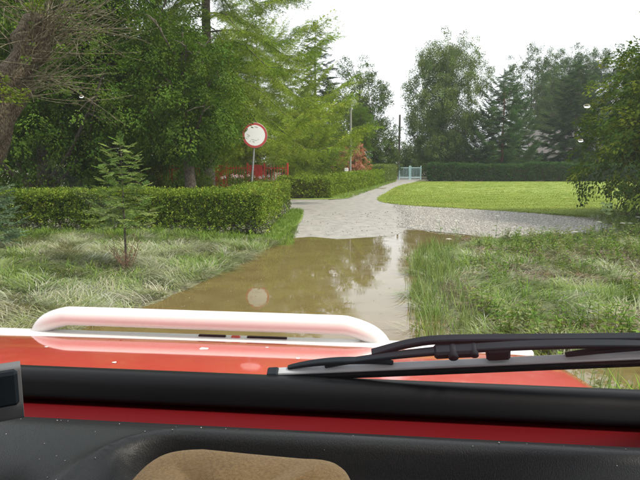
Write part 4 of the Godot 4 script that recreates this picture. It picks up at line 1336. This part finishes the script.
	for i in 8:
		var an := i * 2.2
		leaf(st, Vector3(0.0, 0.52 + 0.035 * i, 0), Vector3(cos(an), 0.1, sin(an)).normalized(), Vector3(0, 0.6, 0.8).normalized(), 0.17, 0.12)
	part("plant", done(st), M.green_stem, tw)


# ---------------------------------------------------------------- street things
func bar(called: String, a: Vector3, b: Vector3, w: Vector2, m: Material, parent: Node3D) -> void:
	var st := tool()
	var d := (b - a).normalized()
	var up := Vector3.UP if absf(d.y) < 0.9 else Vector3.BACK
	var z := d.cross(up).normalized()
	box(st, (a + b) * 0.5, Vector3(a.distance_to(b), w.x, w.y), minf(w.x, w.y) * 0.12, Basis(d, z.cross(d), z))
	part(called, done(st), m, parent)

func build_street_things() -> void:
	# no-vehicles sign: white disc with a red border on a leaning post
	var s := thing("road_sign", "round white road sign with red border on a leaning post", "sign", Vector3(-2.33, 0.08, -18.5))
	s.rotation = Vector3(0, deg_to_rad(7.0), deg_to_rad(-4.6))
	var st := tool()
	tube(st, [Vector3(0, -0.1, 0), Vector3(0, 1.0, 0), Vector3(0, 3.0, 0)], [0.032, 0.032, 0.032], 12)
	part("post", done(st), M.zinc, s)
	var face := Basis(Vector3.RIGHT, Vector3.BACK, Vector3.DOWN)
	st = tool()
	lathe(st, [Vector2(0, 0.035), Vector2(0.395, 0.035), Vector2(0.41, 0.043), Vector2(0.41, 0.052), Vector2(0.4, 0.056)], Vector3(0, 2.62, 0), face, 48)
	part("plate", done(st), M.zinc, s)
	st = tool()
	lathe(st, [Vector2(0.4, 0.056), Vector2(0.33, 0.0565)], Vector3(0, 2.62, 0), face, 48)
	part("border", done(st), M.sign_red, s)
	st = tool()
	lathe(st, [Vector2(0.33, 0.0565), Vector2(0.0, 0.0565)], Vector3(0, 2.62, 0), face, 48)
	part("white_face", done(st), M.sign_white, s)
	# flaked and scratched spots in the white
	M.scuff = mat(lin(0.34, 0.36, 0.3), 0.8)
	for q in [[0.02, 0.27, 0.16, 0.022, -0.25], [0.06, 0.255, 0.06, 0.02, 0.3], [-0.2, -0.01, 0.16, 0.016, -0.5], [-0.22, -0.06, 0.12, 0.014, 0.2], [-0.05, -0.14, 0.17, 0.016, -0.1], [0.04, -0.16, 0.14, 0.014, 0.25], [-0.02, -0.21, 0.12, 0.02, -0.6], [-0.14, -0.2, 0.09, 0.012, 0.5], [0.12, -0.12, 0.08, 0.01, -0.2]]:
		st = tool()
		var c := Vector3(q[0], 2.62 + q[1], 0.0592)
		var ax := Vector3(cos(q[4]), sin(q[4]), 0); var ay := Vector3(-sin(q[4]), cos(q[4]), 0)
		var ring := []
		for i in 10:
			var a := TAU * i / 10.0
			ring.append(c + ax * cos(a) * q[2] * 0.42 * rf(0.75, 1.1) + ay * sin(a) * q[3] * 0.6 * rf(0.4, 1.4))
		for i in 10: tri(st, c, ring[(i + 1) % 10], ring[i])
		part("scuff", done(st), M.scuff, s)
	for y in [2.45, 2.8]:
		st = tool()
		box(st, Vector3(0, y, 0.012), Vector3(0.1, 0.035, 0.07), 0.005)
		part("clamp", done(st), M.zinc, s)
	# red fence and board gates beyond the driveway
	var f := thing("picket_fence", "red iron picket fence with posts beyond the driveway", "fence", Vector3(-5.0, 0.07, -28.2))
	for r in [[-4.2, -0.65], [0.35, 1.35], [2.25, 3.35]]:
		for y in [0.35, 1.42]:
			bar("rail", Vector3(r[0], y, 0), Vector3(r[1], y, 0), Vector2(0.045, 0.03), M.red_iron, f)
		var x: float = r[0] + 0.07
		while x < r[1]:
			bar("picket", Vector3(x, 0.12, 0.03), Vector3(x, 1.55, 0.03), Vector2(0.022, 0.022), M.red_iron, f)
			x += 0.135
	for x in [-4.25, -2.4, -0.62, 0.32, 1.38, 2.22, 3.38]:
		bar("post", Vector3(x, -0.05, 0), Vector3(x, 1.68, 0), Vector2(0.09, 0.09), M.red_iron, f)
	for g in [[-0.52, 0.24, "red board gate leaf nearer to the garden trees"], [1.46, 2.14, "red board gate leaf behind the leaning sign post"]]:
		var gt := thing("board_gate", g[2], "gate", Vector3(-5.0, 0.07, -28.15), "red board gates")
		var n := 6
		for i in n:
			var x: float = lerpf(g[0], g[1], (i + 0.5) / n)
			bar("board", Vector3(x, 0.1, 0.02), Vector3(x, 1.56 + 0.04 * sin(PI * (i + 0.5) / n), 0.02), Vector2(0.022, (g[1] - g[0]) / n - 0.012), M.red_wood, gt)
		for y in [0.35, 1.3]:
			bar("rail", Vector3(g[0], y, -0.015), Vector3(g[1], y, -0.015), Vector2(0.08, 0.03), M.red_wood, gt)
	# white garden flowers inside the hedge
	var petal := leaf_ball(34, 0.11, 0.05, 0.045)
	var green := leaf_spray(30, 0.35, 0.08, 0.04)
	for q in [[-3.05, -19.4, 1.22, "white flowering garden bush beside the sign post"], [-2.55, -19.9, 1.26, "white flowering garden bush just behind the sign post"], [-2.15, -20.0, 1.22, "white flowering garden bush at the hedge corner"]]:
		var b := thing("flower_bush", q[3], "flowers", Vector3(q[0], 0.1, q[1]), "white garden flowers")
		var w := []; var c := []
		for i in 40:
			w.append(Transform3D(facing(Vector3(rf(-1, 1), rf(0, 1.2), rf(-1, 1))), Vector3(rf(-0.3, 0.3), rf(0.2, q[2] - 0.2), rf(-0.3, 0.3)))); c.append(tint(Color(0.09, 0.14, 0.03)))
		copies("foliage", green, M.leaf, w, c, b)
		w = []; c = []
		for i in 5:
			w.append(Transform3D(Basis.IDENTITY.scaled(Vector3.ONE * rf(0.4, 0.75)), Vector3(rf(-0.32, 0.32), q[2] + rf(-0.14, 0.08), rf(-0.3, 0.3)))); c.append(tint(Color(0.75, 0.66, 0.68) if i % 3 else Color(0.7, 0.45, 0.5), 0.1))
		copies("blossom", petal, M.petal, w, c, b)
		st = tool()
		for i in 7: tube(st, [Vector3(rf(-0.1, 0.1), -0.05, rf(-0.1, 0.1)), Vector3(rf(-0.3, 0.3), q[2], rf(-0.3, 0.3))], [0.008, 0.004], 4, false)
		part("stems", done(st), M.green_stem, b)
	# low garden shrubs before the fence
	for q in [[-5.4, -20.8, "light green garden shrub left of the red gate"], [-4.5, -21.4, "light green garden shrub beneath the larch boughs"]]:
		var b := thing("garden_shrub", q[2], "shrub", Vector3(q[0], 0.1, q[1]), "garden shrubs")
		var w := []; var c := []
		for i in 130:
			var d := Vector3(rf(-1, 1), rf(0, 1), rf(-1, 1)).normalized()
			w.append(Transform3D(facing(d + Vector3(0, 0.3, 0)), d * rf(0.15, 0.6) + Vector3(0, 0.35, 0))); c.append(tint(Color(0.15, 0.2, 0.035)))
		copies("foliage", green, M.leaf, w, c, b)
		st = tool()
		for i in 6: tube(st, [Vector3(rf(-0.1, 0.1), -0.05, rf(-0.1, 0.1)), Vector3(rf(-0.35, 0.35), 0.6, rf(-0.35, 0.35))], [0.012, 0.005], 4, false)
		part("stems", done(st), M.bark, b)
	# poles
	var p := thing("utility_pole", "thin grey utility pole beside the pink shrub", "pole", Vector3(2.02, 0.05, -37.5))
	st = tool()
	tube(st, [Vector3(0, -0.05, 0), Vector3(0, 5.7, 0)], [0.07, 0.05], 10)
	part("shaft", done(st), M.concrete, p)
	st = tool()
	tube(st, [Vector3(-0.35, 5.45, 0), Vector3(0.35, 5.45, 0)], [0.025, 0.025], 6)
	part("crossarm", done(st), M.zinc, p)
	p = thing("utility_pole", "dark wooden pole rising behind the rounded bush", "pole", Vector3(8.45, 0.05, -60.5))
	st = tool()
	tube(st, [Vector3(0, -0.05, 0), Vector3(0, 6.6, 0)], [0.13, 0.1], 10)
	part("shaft", done(st), M.pole_wood, p)
	# pale meter cabinet behind the hedge
	var mb := thing("meter_box", "pale meter cabinet standing behind the roadside hedge", "box", Vector3(1.72, 0.05, -37.0))
	st = tool()
	box(st, Vector3(0, 0.68, 0), Vector3(0.26, 1.3, 0.22), 0.02)
	part("cabinet", done(st), M.plaster, mb)
	st = tool()
	box(st, Vector3(0, 0.95, 0.112), Vector3(0.21, 0.5, 0.012), 0.004)
	part("door", done(st), M.sign_white, mb)
	# pale bar gate at the end of the road
	var gate := thing("bar_gate", "pale blue barred gate across the end of the road", "gate", Vector3(7.35, 0.07, -52.3))
	for x in [0.0, 0.94, 1.06, 2.0]:
		bar("post", Vector3(x, 0, 0), Vector3(x, 1.3, 0), Vector2(0.08, 0.08), M.gate_blue, gate)
	for k in 2:
		var x0 := 0.06 + k * 1.06
		for y in [0.2, 1.12]:
			bar("rail", Vector3(x0, y, 0), Vector3(x0 + 0.82, y, 0), Vector2(0.06, 0.04), M.gate_blue, gate)
		for i in 6:
			var x := x0 + 0.07 + i * 0.136
			bar("bar", Vector3(x, 0.2, 0), Vector3(x, 1.12, 0), Vector2(0.03, 0.03), M.gate_blue, gate)
	# white house half hidden by the trees
	var h := thing("house", "white plastered house with grey roof hidden behind the spruce", "house", Vector3(24.4, 0.05, -72.0))
	st = tool()
	box(st, Vector3(4.2, 1.3, 4.0), Vector3(8.4, 2.7, 7.0))
	part("wall", done(st), M.plaster, h)
	st = tool()
	st.set_smooth_group(-1)
	for x in [0.0, 8.4]:
		var a := Vector3(x, 2.64, 0.5); var b2 := Vector3(x, 2.64, 7.5); var c2 := Vector3(x, 5.2, 4.0)
		tri(st, a, c2, b2)
	part("gable", done(st), M.plaster, h)
	for sg in [-1.0, 1.0]:
		st = tool()
		box(st, Vector3(4.2, 3.95, 4.0 + sg * 1.95), Vector3(9.2, 0.18, 4.8), 0.02, Basis(Vector3.RIGHT, sg * 0.62))
		part("roof_slope", done(st), M.roof, h)
	for q in [[1.0, 1.6], [3.4, 1.6], [5.6, 1.6], [7.4, 1.6]]:
		var x: float = q[0]; var y: float = q[1]
		st = tool()
		box(st, Vector3(x, y, 7.52), Vector3(0.9, 1.2, 0.06), 0.01)
		var w := part("window", done(st), M.brown_wood, h)
		for k in 2:
			st = tool()
			box(st, Vector3(x - 0.2 + 0.4 * k, y, 7.553), Vector3(0.34, 1.04, 0.02))
			part("pane", done(st), M.dark_glass, w)
	st = tool()
	box(st, Vector3(2.2, 1.05, 7.53), Vector3(0.95, 2.1, 0.08), 0.01)
	part("door", done(st), M.brown_wood, h)
	st = tool()
	box(st, Vector3(6.2, 5.2, 4.3), Vector3(0.6, 1.4, 0.6), 0.02)
	part("chimney", done(st), M.plaster, h)
	# a car parked behind the far hedge
	var car := thing("parked_car", "pale blue parked car behind the dark far hedge", "car", Vector3(19.3, 0.05, -57.5))
	st = tool()
	var side := [Vector2(-2.0, 0.3), Vector2(-2.05, 0.75), Vector2(-1.2, 0.92), Vector2(-0.55, 1.38), Vector2(0.7, 1.44), Vector2(1.6, 1.0), Vector2(2.0, 0.9), Vector2(2.05, 0.3)]
	st.set_smooth_group(-1)
	for i in side.size():
		var a: Vector2 = side[i]; var b3: Vector2 = side[(i + 1) % side.size()]
		quad(st, Vector3(a.x, a.y, -0.8), Vector3(b3.x, b3.y, -0.8), Vector3(b3.x, b3.y, 0.8), Vector3(a.x, a.y, 0.8))
	for i in range(1, side.size() - 1):
		for z in [-0.8, 0.8]:
			tri(st, Vector3(side[0].x, side[0].y, z), Vector3(side[i].x, side[i].y, z), Vector3(side[i + 1].x, side[i + 1].y, z))
	part("body", done(st), M.car_paint, car)
	for z in [-0.806, 0.806]:
		st = tool()
		quad(st, Vector3(-0.95, 0.95, z), Vector3(-0.48, 1.32, z), Vector3(0.65, 1.37, z), Vector3(1.35, 1.02, z))
		part("side_window", done(st), M.dark_glass, car)
		for x in [-1.3, 1.3]:
			st = tool()
			lathe(st, [Vector2(0, -0.1), Vector2(0.26, -0.1), Vector2(0.31, -0.06), Vector2(0.31, 0.06), Vector2(0.26, 0.1), Vector2(0, 0.1)], Vector3(x, 0.31, z * 0.9), Basis(Vector3.RIGHT, Vector3.BACK, Vector3.DOWN), 18)
			part("wheel", done(st), M.tyre, car)
